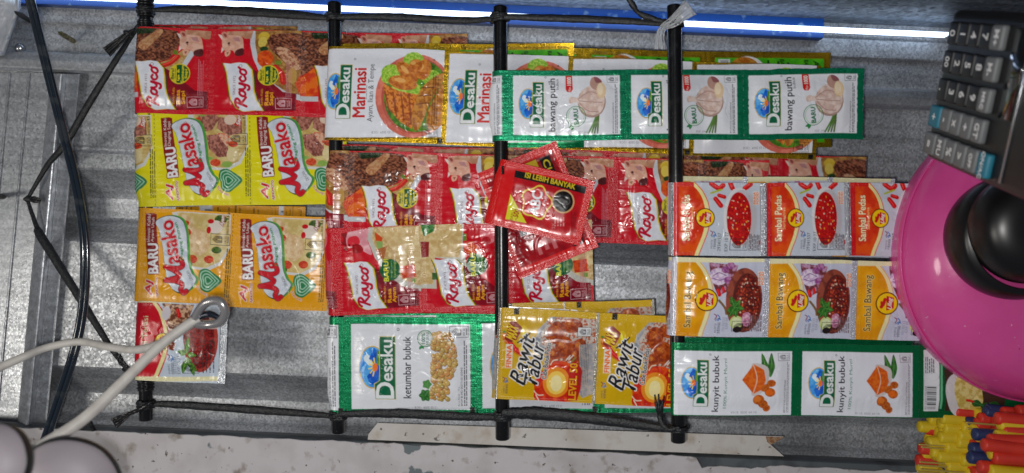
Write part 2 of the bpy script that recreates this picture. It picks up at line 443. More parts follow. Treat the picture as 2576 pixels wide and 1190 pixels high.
def halal(c, x0, y0, x1, y1, col, bg=None, wid=None):
    w, h = x1 - x0, y1 - y0; wd = wid or w * .028
    if bg: c.rect(x0, y0, x1, y1, bg)
    c.stroke([(x0, y0), (x1, y0), (x1, y1), (x0, y1), (x0, y0)], wd, col, sm=False)
    X = lambda t: x0 + w * t
    Y = lambda t: y0 + h * t
    for q in (0, .09, .18): c.stroke([(X(.12 + q), Y(.5)), (X(.3 + q * .6), Y(.22 + q)), (X(.56), Y(.22 + q)), (X(.6), Y(.30 + q * .8)), (X(.60), Y(.78 - q)), (X(.5), Y(.80 - q)), (X(.3 + q * .6), Y(.78 - q)), (X(.12 + q), Y(.5))], wd * 1.3, col, sm=False)
    c.text('HALAL', X(.70), Y(.14), X(.85), Y(.86), col, bold=.25); c.rect(X(.89), Y(.2), X(.93), Y(.8), col)

def desaku(c, x0, y0, x1, y1):
    X = lambda t: x0 + (x1 - x0) * t
    Y = lambda t: y0 + (y1 - y0) * t
    GR, WH = (10, 104, 72), (240, 243, 244)
    cx, cy, rx, ry = X(.33), Y(.5), (X(1) - X(0)) * .33, (Y(1) - Y(0)) * .30
    c.ell(cx, cy, rx * 1.08, ry * 1.06, (214, 184, 90)); c.ell(cx, cy, rx, ry, (70, 150, 225), tex=((120, 195, 240), 9, .3, .7))
    c.ell(cx - rx * .42, cy - ry * .42, rx * .25, ry * .2, (235, 245, 250)); c.ell(cx - rx * .2, cy - ry * .3, rx * .28, ry * .22, (235, 245, 250))
    c.poly([(cx + rx * .1, cy - ry * .96), (cx - rx * .28, cy - ry * .42), (cx + rx * .1, cy - ry * .1), (cx - rx * .05, cy + ry * .1), (cx - rx * .45, cy + ry * .45), (cx - rx * .2, cy + ry * .9), (cx + rx * .7, cy + ry * .75), (cx + rx * .8, cy - ry * .6)], (22, 92, 190), tex=((35, 120, 215), 8, .4, .6))
    for a in range(-80, 100, 30):
        r = math.radians(a); c.stroke([(cx + rx * .2, cy), (cx + rx * .2 - rx * .5 * math.cos(r), cy + ry * .45 * math.sin(r))], (X(1) - X(0)) * .03, (250, 222, 80), sm=False)
    c.ell(cx + rx * .2, cy, rx * .2, ry * .2, (240, 130, 50))
    c.poly([(cx + rx * .35, cy - ry * .85), (cx + rx * .3, cy - ry * .2), (cx + rx * .6, cy), (cx + rx * .4, cy + ry * .85), (cx + rx, cy + ry * .5), (cx + rx, cy - ry * .6)], (120, 170, 50), tex=((80, 140, 40), 6, .4, .6))
    c.poly([(X(.50), Y(.04)), (X(.92), Y(.04)), (X(.92), Y(.98)), (X(.40), Y(.98)), (X(.36), Y(.74)), (X(.50), Y(.70))], (218, 205, 140), sm=False)
    c.poly([(X(.515), Y(.05)), (X(.905), Y(.05)), (X(.905), Y(.97)), (X(.41), Y(.97)), (X(.38), Y(.75)), (X(.515), Y(.70))], GR)
    c.text('esaku', X(.53), Y(.10), X(.84), Y(.70), WH, bold=.9)
    c.text('D', X(.42), Y(.725), X(.86), Y(.96), WH, bold=1.4, out=[(GR, 1.2)])
    c.ring(X(.98), Y(-.06), (X(1) - X(0)) * .03, (X(1) - X(0)) * .03, (X(1) - X(0)) * .014, (40, 70, 60))

def leaf(c, x, y, L, wd, ang, col, tex=None):
    a = math.radians(ang); dx, dy = math.cos(a), math.sin(a); nx, ny = -dy, dx
    c.poly([(x, y), (x + dx * L * .35 + nx * wd, y + dy * L * .35 + ny * wd), (x + dx * L * .7 + nx * wd * .7, y + dy * L * .7 + ny * wd * .7), (x + dx * L, y + dy * L), (x + dx * L * .7 - nx * wd * .7, y + dy * L * .7 - ny * wd * .7), (x + dx * L * .35 - nx * wd, y + dy * L * .35 - ny * wd)], col, sm=True, tex=tex)
    c.stroke([(x, y), (x + dx * L * .9, y + dy * L * .9)], wd * .12, tuple(min(255, v + 45) for v in col), sm=False)
def chili(c, pts, w, col=(196, 32, 30)):
    c.stroke(pts, w, col); c.stroke([(x - w * .15, y - w * .15) for x, y in pts], w * .25, tuple(min(255, v + 45) for v in col))

PR = {}
RED, MAR = (198, 20, 44), (122, 18, 38)

def scriptword(c, x0, y0, x1, y1, strokes, wid, col, umax, vmin, vmax):
    for st in strokes:
        pts = [(x1 - (v - vmin) / (vmax - vmin) * (x1 - x0), y1 - u / umax * (y1 - y0)) for u, v in st]
        c.stroke(pts, wid, col)
def ellp(cx, cy, rx, ry, sl=.25): return [(cx + rx * math.cos(a) + sl * ry * math.sin(a), cy + ry * math.sin(a)) for a in [i * math.pi / 8 for i in range(17)]]
ROYCO = [[(1.35, 2.9), (.85, 1.3), (.3, -.25)], [(.1, 2.2), (.6, 2.9), (1.6, 3.1), (2.2, 2.55), (1.7, 1.75), (.95, 1.5)], [(.95, 1.5), (1.6, .6), (2.35, -.25)],
         ellp(3.3, .85, .6, .9), [(4.3, 1.75), (4.3, .7), (4.7, .05), (5.3, .6), (5.7, 1.8)], [(5.75, 1.8), (5.4, .2), (5.0, -1.0), (4.3, -1.15), (4.1, -.8)],
         [(7.3, 1.45), (6.9, 1.8), (6.3, 1.3), (6.2, .5), (6.7, 0), (7.4, .4)], ellp(8.4, .85, .62, .92), [(8.6, 1.8), (9.1, 1.7), (9.6, 2.3)]]

def royco_common(c, ayam=False, dx=0.0):
    f0 = c.f
    c.f = lambda x, y: ((x - 1050) * .2057 + dx, (y - 50) * .2057 - .05 * (x - 1050) * .2057)
    c.poly([(1560, 560), (1700, 640), (1960, 860), (2120, 880), (2120, 1090), (1620, 1090)], MAR, tex=((150, 18, 40), 20, .4, .8))
    rib = [(1225, 485), (1320, 500), (1420, 486), (1500, 500), (1570, 580), (1590, 700), (1600, 820), (1640, 960), (1715, 1082), (1610, 1075), (1480, 1084), (1400, 1040), (1335, 930), (1308, 780), (1285, 650), (1258, 555)]
    for w, col in ((30, (14, 82, 44)), (17, (228, 196, 50))):
        for s_ in (-1, 1): c.poly([(x + w * s_ * (.8 if s_ < 0 else 1), y + (4 if s_ > 0 else 0)) for x, y in rib], col)
        c.poly(rib, (238, 240, 246))
    c.poly(rib, (226, 230, 240), tex=((240, 242, 248), 14, .3, .7))
    c.text('SINCE 1972', 1356, 650, 1384, 882, MAR, bold=.15)
    scriptword(c, 1378, 540, 1556, 1040, ROYCO, 30, (190, 20, 60), 9.7, -1.2, 3.2)
    c.ring(1437, 532, 18, 18, 5, MAR)
    if not ayam:
        c.ell(1778, 655, 128, 124, (222, 206, 60)); c.ell(1778, 655, 116, 112, (24, 92, 48))
        c.poly([(1740 - 78 * math.sin(t) if False else 1738, 655 - 105), (1738, 655 + 105), (1700, 740), (1668, 690), (1664, 620), (1700, 570)], (214, 200, 60), sm=True)
        c.text('Baru!', 1672, 588, 1706, 718, (20, 70, 36), bold=.35); c.lines(1715, 590, 1732, 720, 1, (60, 90, 30))
        c.text('Iga &', 1750, 600, 1782, 738, (230, 214, 60), bold=.35); c.text('Sumsum', 1794, 552, 1832, 762, (230, 214, 60), bold=.4); c.text('Sapi', 1842, 600, 1880, 715, (230, 214, 60), bold=.4)
        a, b = 'Rasa', 'Sapi'
    else: a, b = 'Rasa', 'Ayam'
    OR = (240, 176, 40)
    c.text('Bumbu Kaldu', 1692, 822, 1722, 1018, OR, bold=.1); c.text(a, 1740, 850, 1788, 1020, OR, bold=.6); c.text(b, 1800, 840 if ayam else 868, 1858, 1020, OR, bold=.6)
    halal(c, 1872, 940, 2062, 1062, (232, 190, 196))
    c.lines(1988, 480, 2062, 925, 4, (214, 150, 160), fillr=.35, seed=4)
    c.f = f0

def cow(c, dx=0, dy=0):
    D = lambda pts: [(x + dx, y + dy) for x, y in pts]
    c.poly(D([(1240, 78), (1565, 92), (1545, 190), (1470, 190), (1440, 165), (1330, 150), (1250, 140)]), (186, 138, 112), tex=((206, 164, 138), 12, .4, .6))
    c.poly(D([(1138, 122), (1200, 140), (1208, 215), (1180, 185)]), (238, 222, 214)); c.poly(D([(1192, 285), (1222, 320), (1184, 358)]), (240, 226, 220))
    c.poly(D([(1200, 160), (1290, 138), (1420, 160), (1456, 240), (1466, 370), (1430, 402), (1370, 385), (1330, 335), (1240, 332), (1205, 300), (1190, 230)]), (224, 176, 156), sm=True, tex=((236, 196, 178), 10, .45, .6))
    c.poly(D([(1180, 105), (1235, 100), (1262, 160), (1225, 180), (1190, 150)]), (214, 156, 138), sm=True); c.poly(D([(1200, 118), (1230, 118), (1245, 152), (1222, 158)]), (150, 84, 78), sm=True)
    c.poly(D([(1235, 345), (1305, 338), (1292, 392), (1245, 402)]), (230, 184, 160), sm=True); c.poly(D([(1252, 355), (1290, 352), (1270, 388)]), (160, 100, 84))
    c.poly(D([(1310, 170), (1390, 165), (1420, 230), (1350, 215)]), (196, 150, 150))
    c.poly(D([(1372, 338), (1458, 312), (1468, 386), (1420, 408), (1364, 392)]), (92, 38, 40), sm=True)
    c.ell(1280 + dx, 243 + dy, 15, 15, (60, 28, 24)); c.poly(D([(1255, 240), (1300, 262), (1290, 282)]), (170, 120, 112))

MEAT = dict(tex=((74, 38, 28), 3.2, .33, .66, 1.6))
def royco_a():
    c = Cv(222, 217, RED); c.f = aff(-25, 50, .2057, 0)
    c.poly([(-30, 64), (420, 64), (650, 90), (700, 240), (650, 340), (560, 450), (430, 490), (150, 480), (60, 560), (-30, 620)], (168, 112, 84), **MEAT)
    c.poly([(80, 65), (400, 65), (330, 130), (120, 150)], (30, 44, 24), tex=((52, 78, 36), 4, .4, .7))
    c.poly([(200, 250), (400, 90), (470, 110), (300, 330), (220, 330)], (206, 166, 128), sm=True, tex=((176, 120, 84), 4, .4, .7))
    c.poly([(440, 500), (600, 440), (730, 330), (850, 330), (560, 740), (500, 640)], (176, 138, 84), tex=((206, 180, 130), 8, .4, .7))
    c.stroke([(850, 350), (720, 560), (540, 740)], 60, (214, 216, 222))
    chili(c, [(490, 530), (590, 490), (680, 410)], 52, (196, 48, 34)); c.poly([(625, 330), (680, 340), (670, 390), (620, 380)], (110, 132, 46))
    c.poly([(-30, 640), (60, 560), (150, 500), (195, 620), (200, 840), (90, 860), (-30, 850)], (206, 70, 32), tex=((226, 120, 40), 10, .4, .6))
    c.rect(-30, 855, 200, 915, (206, 208, 212))
    cow(c, -500, -10); royco_common(c); c.f = aff(-25, 50, .2057, 0)
    c.rect(-30, 50, 1060, 66, RED); return c
def royco_b():
    c = Cv(229, 217, RED); c.f = aff(1050, 50, .2057, .05)
    c.poly([(1530, 95), (1540, 260), (1590, 450), (1680, 640), (1820, 800), (1980, 920), (2200, 975), (2200, 95)], (212, 214, 220))
    c.poly([(1590, 95), (1600, 250), (1640, 420), (1720, 600), (1850, 760), (2000, 860), (2200, 905), (2200, 95)], (150, 106, 56), tex=((190, 150, 88), 8, .4, .7))
    c.ell(1700, 170, 70, 60, (212, 184, 76)); c.ell(1690, 240, 55, 70, (226, 204, 108)); c.ell(1715, 330, 50, 32, (32, 66, 28))
    c.poly([(1740, 220), (1780, 150), (1900, 130), (2060, 130), (2200, 150), (2200, 600), (2050, 560), (1900, 440), (1790, 330)], (172, 114, 88), **MEAT)
    c.ell(1735, 450, 98, 102, (222, 104, 34), tex=((196, 74, 22), 9, .4, .6)); c.rect(1860, 480, 1930, 525, (120, 140, 50))
    c.poly([(1870, 320), (1990, 325), (2080, 400), (2180, 520), (2100, 590), (1920, 440)], (216, 176, 146), sm=True, tex=((150, 90, 66), 5, .45, .7))
    chili(c, [(1860, 560), (1940, 640), (1960, 740)], 70, (194, 44, 34)); c.ell(2065, 660, 52, 100, (196, 158, 92))
    c.poly([(2150, 880), (2100, 760), (2160, 640), (2210, 640), (2210, 900)], (210, 84, 34))
    cow(c); royco_common(c); c.f = aff(1050, 50, .2057, .05)
    c.rect(1040, 40, 2250, 92, RED); return c
PALE = dict(tex=((232, 212, 166), 9, .35, .7))
def rbadge(c, x, y):
    c.ell(x, y, 118, 122, (18, 100, 56)); c.text('BARU!', x - 70, y - 120, x - 18, y + 130, (226, 222, 80), bold=.7, out=[((18, 100, 56), 1.0)])
    c.text('dengan ayam', x + 5, y - 100, x + 30, y + 90, (150, 190, 110)); c.text('kampung', x + 38, y - 85, x + 75, y + 85, (180, 205, 110), bold=.2)
def rayam_c():
    c = Cv(212, 220, RED); c.f = aff(150, 130, .2219, -.04)
    c.poly([(530, 120), (515, 250), (600, 470), (740, 660), (900, 790), (1120, 850), (1120, 100)], (206, 204, 196))
    c.poly([(580, 120), (570, 250), (640, 440), (780, 610), (920, 720), (1120, 790), (1120, 100)], (196, 164, 112), **PALE)
    c.poly([(640, 130), (780, 350), (900, 420), (1050, 520), (1120, 500), (1120, 120)], (214, 186, 138), **PALE)
    c.poly([(600, 170), (690, 240), (680, 280), (610, 270)], (206, 88, 40)); c.rect(620, 280, 690, 360, (150, 178, 110)); c.poly([(610, 370), (740, 330), (700, 480), (640, 450)], (176, 110, 60))
    c.poly([(880, 560), (1040, 540), (1060, 680), (900, 700)], (220, 96, 46), tex=((196, 64, 30), 6, .4, .6)); c.rect(1000, 700, 1050, 745, (130, 160, 80))
    c.poly([(285, 185), (420, 150), (530, 140), (515, 250), (565, 425), (470, 390), (400, 340), (300, 350), (270, 260)], (226, 158, 168), sm=True, tex=((238, 190, 196), 12, .4, .7))
    c.poly([(215, 190), (290, 185), (268, 255), (285, 390), (240, 380), (255, 330), (215, 310), (245, 260)], (140, 14, 26)); c.poly([(300, 240), (400, 220), (430, 300), (350, 330), (290, 330)], (214, 60, 74), sm=True)
    c.poly([(350, 310), (440, 320), (470, 380), (420, 410), (355, 405)], (158, 16, 28), sm=True); c.ell(308, 322, 12, 10, (60, 10, 16))
    royco_common(c, True, -14); rbadge(c, 765, 600); return c
def rayam_d():
    c = Cv(218, 220, RED); c.f = aff(1110, 110, .2219, -.04)
    c.poly([(1100, 90), (1620, 90), (1600, 330), (1640, 560), (1690, 640), (1600, 720), (1500, 500), (1280, 480), (1290, 830), (1100, 830)], (206, 204, 192))
    c.poly([(1100, 90), (1600, 90), (1590, 300), (1560, 470), (1280, 470), (1250, 780), (1100, 780)], (206, 176, 122), **PALE)
    c.poly([(1120, 90), (1290, 100), (1280, 180), (1160, 240)], (46, 112, 50), tex=((80, 146, 70), 6, .4, .6)); c.rect(1610, 200, 1645, 280, (110, 150, 70))
    c.ell(1690, 360, 85, 75, (222, 110, 44), tex=((204, 72, 40), 8, .4, .6)); c.rect(1240, 650, 1305, 730, (60, 104, 50)); c.poly([(1120, 300), (1220, 300), (1210, 470), (1130, 480)], (150, 40, 40))
    c.poly([(1820, 110), (1720, 140), (1690, 180), (1740, 200), (1690, 250), (1745, 260), (1710, 320), (1780, 340), (1830, 330)], (196, 26, 44)); c.ell(1890, 200, 95, 110, (224, 104, 116), tex=((236, 150, 156), 12, .4, .7)); c.ell(1870, 270, 50, 40, (180, 30, 44))
    royco_common(c, True, -4); rbadge(c, 1755, 545); return c

MWHITE = [(550, 200), (620, 140), (730, 120), (850, 160), (915, 280), (942, 480), (960, 640), (1010, 760), (1065, 832), (1000, 940), (900, 990), (800, 960), (730, 850), (692, 680), (650, 450), (600, 280)]
def masako(ayam):
    Y = (228, 168, 14) if ayam else (226, 218, 22); dx = -7 if ayam else 0
    c = Cv(240, 236, Y); c.f = lambda x, y: ((x - 365) * .2219 + dx, (y - 45) * .2219)
    c.poly([(730, 85), (800, 70), (1400, 70), (1410, 450), (1330, 640), (1180, 725), (1000, 705), (860, 400)], (222, 222, 222))
    if ayam:
        c.poly([(790, 80), (1390, 80), (1395, 440), (1310, 610), (1160, 690), (1000, 680), (880, 350)], (206, 184, 124), tex=((226, 210, 160), 12, .35, .65))
        c.poly([(860, 90), (960, 150), (1010, 240), (1140, 280), (1190, 400), (1160, 500), (1070, 555), (990, 500), (960, 380), (900, 240), (840, 150)], (212, 182, 140), sm=True, tex=((234, 212, 178), 10, .35, .65))
        for x, y, r in ((920, 300, 55), (1000, 600, 60), (1190, 590, 55), (900, 200, 40)): c.ell(x, y, r, r * .8, (212, 92, 48), tex=((190, 60, 34), 5, .4, .6))
        for x, y, r in ((960, 660, 50), (1290, 130, 70), (1270, 480, 55), (800, 160, 40)): c.ell(x, y, r, r * .7, (96, 122, 52), tex=((56, 84, 34), 4, .4, .6))
        c.ell(1240, 220, 80, 75, (236, 226, 216)); c.ell(1180, 160, 36, 26, (196, 30, 40)); c.ell(1170, 260, 26, 40, (196, 30, 40))
    else:
        c.poly([(790, 80), (1390, 80), (1395, 440), (1310, 610), (1160, 690), (1000, 680), (880, 350)], (196, 168, 104), tex=((220, 204, 150), 10, .35, .65))
        c.poly([(850, 90), (1060, 80), (1090, 130), (1020, 260), (920, 280), (870, 180)], (196, 140, 124), tex=((128, 78, 66), 5, .35, .7, .6))
        c.poly([(1080, 110), (1330, 120), (1350, 290), (1200, 330), (1070, 240)], (200, 146, 130), tex=((136, 84, 72), 5, .35, .7, .6))
        c.poly([(950, 320), (1130, 300), (1200, 420), (1190, 560), (1080, 570), (980, 470)], (192, 136, 122), tex=((118, 70, 60), 5, .35, .7, .6))
        c.poly([(1080, 290), (1180, 300), (1260, 380), (1180, 450), (1100, 340)], (226, 190, 166), tex=((206, 96, 60), 4, .5, .7))
        for x, y, r in ((1050, 630, 60), (1250, 420, 50), (1300, 180, 46), (850, 130, 30)): c.ell(x, y, r, r * .7, (214, 96, 52), tex=((190, 66, 36), 4, .4, .6))
        for x, y, r in ((990, 580, 34), (1180, 650, 60), (900, 80, 34)): c.ell(x, y, r, r * .6, (148, 178, 92))
        c.ell(1240, 540, 60, 80, (228, 212, 168)); c.ell(1215, 140, 70, 60, (236, 214, 196))
    c.poly([(428, 108), (520, 100), (556, 112), (640, 760), (628, 780), (515, 786), (500, 770), (455, 480), (444, 380)], (138, 30, 30))
    c.text('BARU', 490, 446, 612, 782, (244, 244, 246), ang=-4, bold=1.2, out=[((138, 30, 30), 2.2)])
    c.text('Inovasi Kaldu', 458, 118, 494, 430, (246, 238, 232), ang=-2, bold=.25); c.text('Ayam Utuh' if ayam else 'Daging Sapi', 508, 150, 552, 428, (246, 238, 232), ang=-2, bold=.25)
    mw = catmull(MWHITE, 6, True)
    c.poly([(x + 8, y + 10) for x, y in mw], (70, 66, 40)); c.poly([(x + 26, y - 6) for x, y in mw], (84, 160, 70)); c.poly(mw, (60, 64, 70)); cx, cy = 800, 560
    c.poly([(cx + (x - cx) * .975, cy + (y - cy) * .985) for x, y in mw], (226, 232, 240), tex=((206, 214, 226), 16, .4, .7))
    o_ = [((238, 240, 244), 2.6), ((84, 70, 76), 1.9), ((236, 238, 242), 1.3)]
    c.textpath('asako', [(866, 640), (826, 480), (800, 350), (745, 165)], (180, 150), (198, 26, 48), bold=1.5, out=o_)
    scriptword(c, 690, 610, 965, 985, [[(.2, -.7), (-.05, -.2), (.3, .2), (.9, .0), (1.2, 1.0), (1.25, 2.7)], [(1.25, 2.7), (1.6, .9), (1.9, .5)], [(1.9, .5), (2.4, 1.5), (2.7, 2.8)], [(2.7, 2.8), (2.6, 1.0), (2.9, .1), (3.6, .4)]], 62, (84, 70, 76), 3.6, -.9, 3.0)
    scriptword(c, 690, 610, 965, 985, [[(.2, -.7), (-.05, -.2), (.3, .2), (.9, .0), (1.2, 1.0), (1.25, 2.7)], [(1.25, 2.7), (1.6, .9), (1.9, .5)], [(1.9, .5), (2.4, 1.5), (2.7, 2.8)], [(2.7, 2.8), (2.6, 1.0), (2.9, .1), (3.6, .4)]], 50, (198, 26, 48), 3.6, -.9, 3.0)
    c.textpath('Daging Pilihan', [(908, 612), (888, 440), (850, 290), (805, 190)], 40, (40, 140, 66), bold=.35)
    c.text('DENGAN', 965, 730, 1000, 845, (60, 70, 66), ang=-28); c.ring(715, 168, 11, 11, 4, (190, 40, 60))
    c.text('Aj', 475, 860, 575, 1036, (198, 24, 44), bold=1.2, shear=.2, out=[((240, 240, 240), 1.4)]); c.text('AJINOMOTO', 597, 832, 632, 1050, (180, 20, 40), bold=.3, out=[((240, 240, 236), 1.0)])
    h = [(1345, 825), (1250, 930), (1185, 965), (1115, 930), (1105, 850), (1085, 790), (1100, 720), (1165, 695), (1240, 730)]
    c.poly(h, (40, 128, 84), sm=True)
    for q in (.8, .55, .3):
        c.stroke([(1200 + (x - 1200) * q, 828 + (y - 828) * q) for x, y in h + h[:1]], 12, (176, 214, 190))
    c.textpath('SCAN ME!', [(1062, 905), (1110, 975), (1185, 1008)], 26, (170, 30, 50), bold=.2, out=[((240, 220, 200), .8)])
    c.text('Ayam' if ayam else 'Sapi', 1286, 84, 1338, 205, (244, 236, 230), bold=.6, shear=.2, out=[((160, 26, 40), 1.3)])
    halal(c, 1198, 296, 1404, 420, (44, 40, 36)); c.text('8.5 g', 1352, 50, 1390, 130, (40, 36, 20), bold=.4); c.text('BERAT BERSIH', 1362, 140, 1386, 290, (40, 36, 20))
    c.lines(1374, 455, 1440, 1010, 3, (70, 66, 20), fillr=.5, seed=3)
    for t in range(60, 1090, 46): c.rect(1428, t, 1434, t + 26, (70, 62, 20))
    return c
def masako_back():
    c = Cv(240, 236, (206, 150, 22)); c.rect(60, 0, 92, 60, (214, 216, 220)); c.text('12', 74, 12, 92, 40, (70, 70, 70), rot=-90)
    for x in (8, 36, 104, 132, 160, 196): c.lines(x, 6, x + 22, 226, 4, (84, 60, 16), seed=x)
    c.rect(150, 0, 154, 236, (90, 70, 30)); return c

def uleg(c, x, y, r):
    c.ell(x, y, r, r, (92, 22, 24)); c.ell(x, y, r * .9, r * .9, (244, 206, 28))
    c.poly([(x - r * .05, y + r * .62), (x + r * .62, y + r * .42), (x + r * .62, y - r * .5), (x - r * .05, y - r * .66)], (190, 28, 40), sm=False)
    c.stroke([(x - r * .18, y - r * .35), (x - r * .35, y + r * .1), (x - r * .5, y + r * .3)], r * .3, (196, 40, 40)); c.stroke([(x - r * .5, y - r * .1), (x - r * .45, y + r * .35)], r * .2, (196, 40, 40))
    c.text('Uleg', x + r * .05, y - r * .52, x + r * .56, y + r * .5, (246, 238, 226), bold=.45, shear=.2)
def wonder(c, x, y, s_):
    c.text('wonderful', x, y, x + 16 * s_, y + 60 * s_, (96, 96, 110)); c.text('indonesia', x + 16 * s_, y - 10 * s_, x + 40 * s_, y + 60 * s_, (56, 54, 80), bold=.2)
    c.stroke([(x, y - 62 * s_), (x + 14 * s_, y - 50 * s_), (x + 4 * s_, y - 30 * s_)], 6 * s_, (140, 50, 90)); c.stroke([(x + 20 * s_, y - 58 * s_), (x + 34 * s_, y - 40 * s_), (x + 22 * s_, y - 20 * s_)], 6 * s_, (60, 120, 190)); c.stroke([(x + 8 * s_, y - 22 * s_), (x + 28 * s_, y - 36 * s_), (x + 40 * s_, y - 28 * s_)], 5 * s_, (60, 110, 170))
def finna(c, x0, y0, x1, y1):
    m = (x0 + x1) / 2; c.rect(x0 - 3, y0 - 4, x1 + 4, y1 + 4, (238, 232, 226)); c.text('FINNA', x0, y0, m - 2, y1, (228, 120, 34), bold=.4); c.text('FOOD', m + 3, y0, x1, y1, (228, 120, 34), bold=.4)
def chunky(c, x, y, rx, ry, base, dark, seeds=0, seedc=(236, 170, 70), rg=random.Random(2)):
    c.ell(x, y, rx, ry, base, tex=(dark, 4, .35, .65))
    for i in range(seeds):
        a, q = rg.uniform(0, 6.28), math.sqrt(rg.random()) * .9; u, v = x + rx * q * math.cos(a), y + ry * q * math.sin(a)
        c.ell(u, v, rx * rg.uniform(.03, .07), rx * rg.uniform(.03, .09), random.Random(i).choice([seedc, (232, 210, 190), tuple(int(k * .6) for k in base), tuple(min(255, int(k * 1.25 + 14)) for k in base)]))
def terasi():
    c = Cv(268, 200, (206, 216, 228)); c.f = aff(-20, 45, .3778, .04)
    c.poly([(-30, 40), (190, 55), (250, 150), (275, 260), (270, 400), (205, 575), (-30, 575)], (196, 22, 46)); c.stroke([(180, 50), (245, 140), (284, 270), (274, 420), (208, 575)], 26, (238, 230, 176)); c.stroke([(196, 50), (262, 140), (300, 270), (290, 420), (224, 575)], 8, (196, 22, 46))
    c.poly([(240, 65), (460, 75), (420, 200), (330, 330), (300, 230)], (120, 74, 54), tex=((214, 180, 150), 6, .45, .6)); c.ell(275, 130, 30, 46, (222, 216, 222)); c.poly([(300, 300), (350, 330), (340, 380), (310, 370)], (130, 62, 40)); chili(c, [(350, 110), (365, 150)], 24)
    c.ell(520, 320, 112, 205, (176, 74, 64)); c.poly([(440, 150), (520, 120), (590, 180), (606, 320), (590, 440), (520, 500), (450, 420), (400, 300)], (158, 36, 34), sm=True, tex=((84, 16, 18), 3, .38, .62)); c.poly([(450, 180), (520, 150), (570, 230), (575, 330), (500, 400), (430, 300)], (176, 46, 38), sm=True, tex=((96, 18, 18), 2.2, .4, .6), op=.7)
    [leaf(c, *q, (104, 152, 58), ((66, 112, 40), 3, .4, .6)) for q in ((428, 395, 105, 19, -86), (424, 400, 60, 20, 200), (430, 402, 66, 18, 8), (432, 420, 80, 20, 70), (440, 450, 90, 18, 50), (425, 440, 95, 20, 105), (460, 480, 70, 16, 75))]
    c.text('Sambal Terasi', 122, 150, 158, 480, (242, 232, 190), bold=.25, out=[((120, 10, 30), .7)]); uleg(c, 262, 315, 56); wonder(c, 300, 470, 1.1)
    c.text('301131337', 342, 420, 362, 535, (120, 124, 140)); c.text('EXP 06 27', 366, 410, 386, 535, (120, 124, 140)); finna(c, 572, 165, 624, 232); halal(c, 402, 458, 512, 530, (30, 30, 30)); c.lines(530, 300, 620, 530, 4, (70, 50, 50), fillr=.3)
    c.rect(640, 40, 700, 600, (196, 200, 206), foil=.6); c.rect(-30, 40, 700, 62, (236, 230, 190)); c.rect(-30, 555, 640, 585, (236, 230, 190)); return c
def pedas():
    c = Cv(236, 184, (206, 212, 222)); c.f = aff(40, 92, .368, 0)
    for p in ([(300, 100), (350, 130), (380, 110)], [(430, 95), (445, 130)], [(530, 130), (570, 100)], [(325, 205), (360, 250)], [(640, 500), (670, 470)]): chili(c, p, 34)
    c.stroke([(295, 165), (340, 150), (370, 140)], 12, (180, 190, 60)); chili(c, [(350, 180), (385, 190)], 28)
    c.poly([(30, 85), (170, 85), (235, 160), (262, 280), (255, 400), (190, 595), (30, 595)], (222, 92, 22), tex=((206, 60, 24), 24, .4, .7)); c.stroke([(160, 85), (228, 160), (266, 285), (258, 410), (196, 595)], 24, (240, 232, 170)); c.stroke([(178, 85), (244, 160), (284, 285), (276, 410), (214, 595)], 6, (222, 80, 30))
    c.rect(30, 85, 76, 595, (200, 22, 34)); c.rect(30, 85, 180, 118, (206, 40, 30))
    c.ell(490, 330, 112, 205, (228, 226, 228)); c.ell(512, 330, 100, 190, (206, 202, 206)); chunky(c, 485, 338, 86, 182, (196, 30, 26), (160, 16, 18), 60)
    c.text('Sambal Pedas', 100, 180, 148, 492, (246, 236, 196), bold=.5, out=[((150, 30, 20), .8)]); c.text('Serbaguna', 154, 262, 180, 412, (250, 214, 150), bold=.2); uleg(c, 253, 335, 66); wonder(c, 290, 485, 1.0)
    finna(c, 588, 155, 624, 238); c.text('29341537', 340, 436, 364, 560, (40, 40, 46), bold=.1); c.text('EXP 10 27', 388, 430, 412, 560, (40, 40, 46), bold=.1); halal(c, 426, 476, 546, 552, (36, 34, 36)); c.lines(552, 440, 632, 556, 7, (110, 96, 100), fillr=.6)
    c.rect(634, 85, 690, 595, (206, 208, 214), foil=.5); c.rect(664, 85, 690, 595, (180, 184, 190), foil=.8); return c
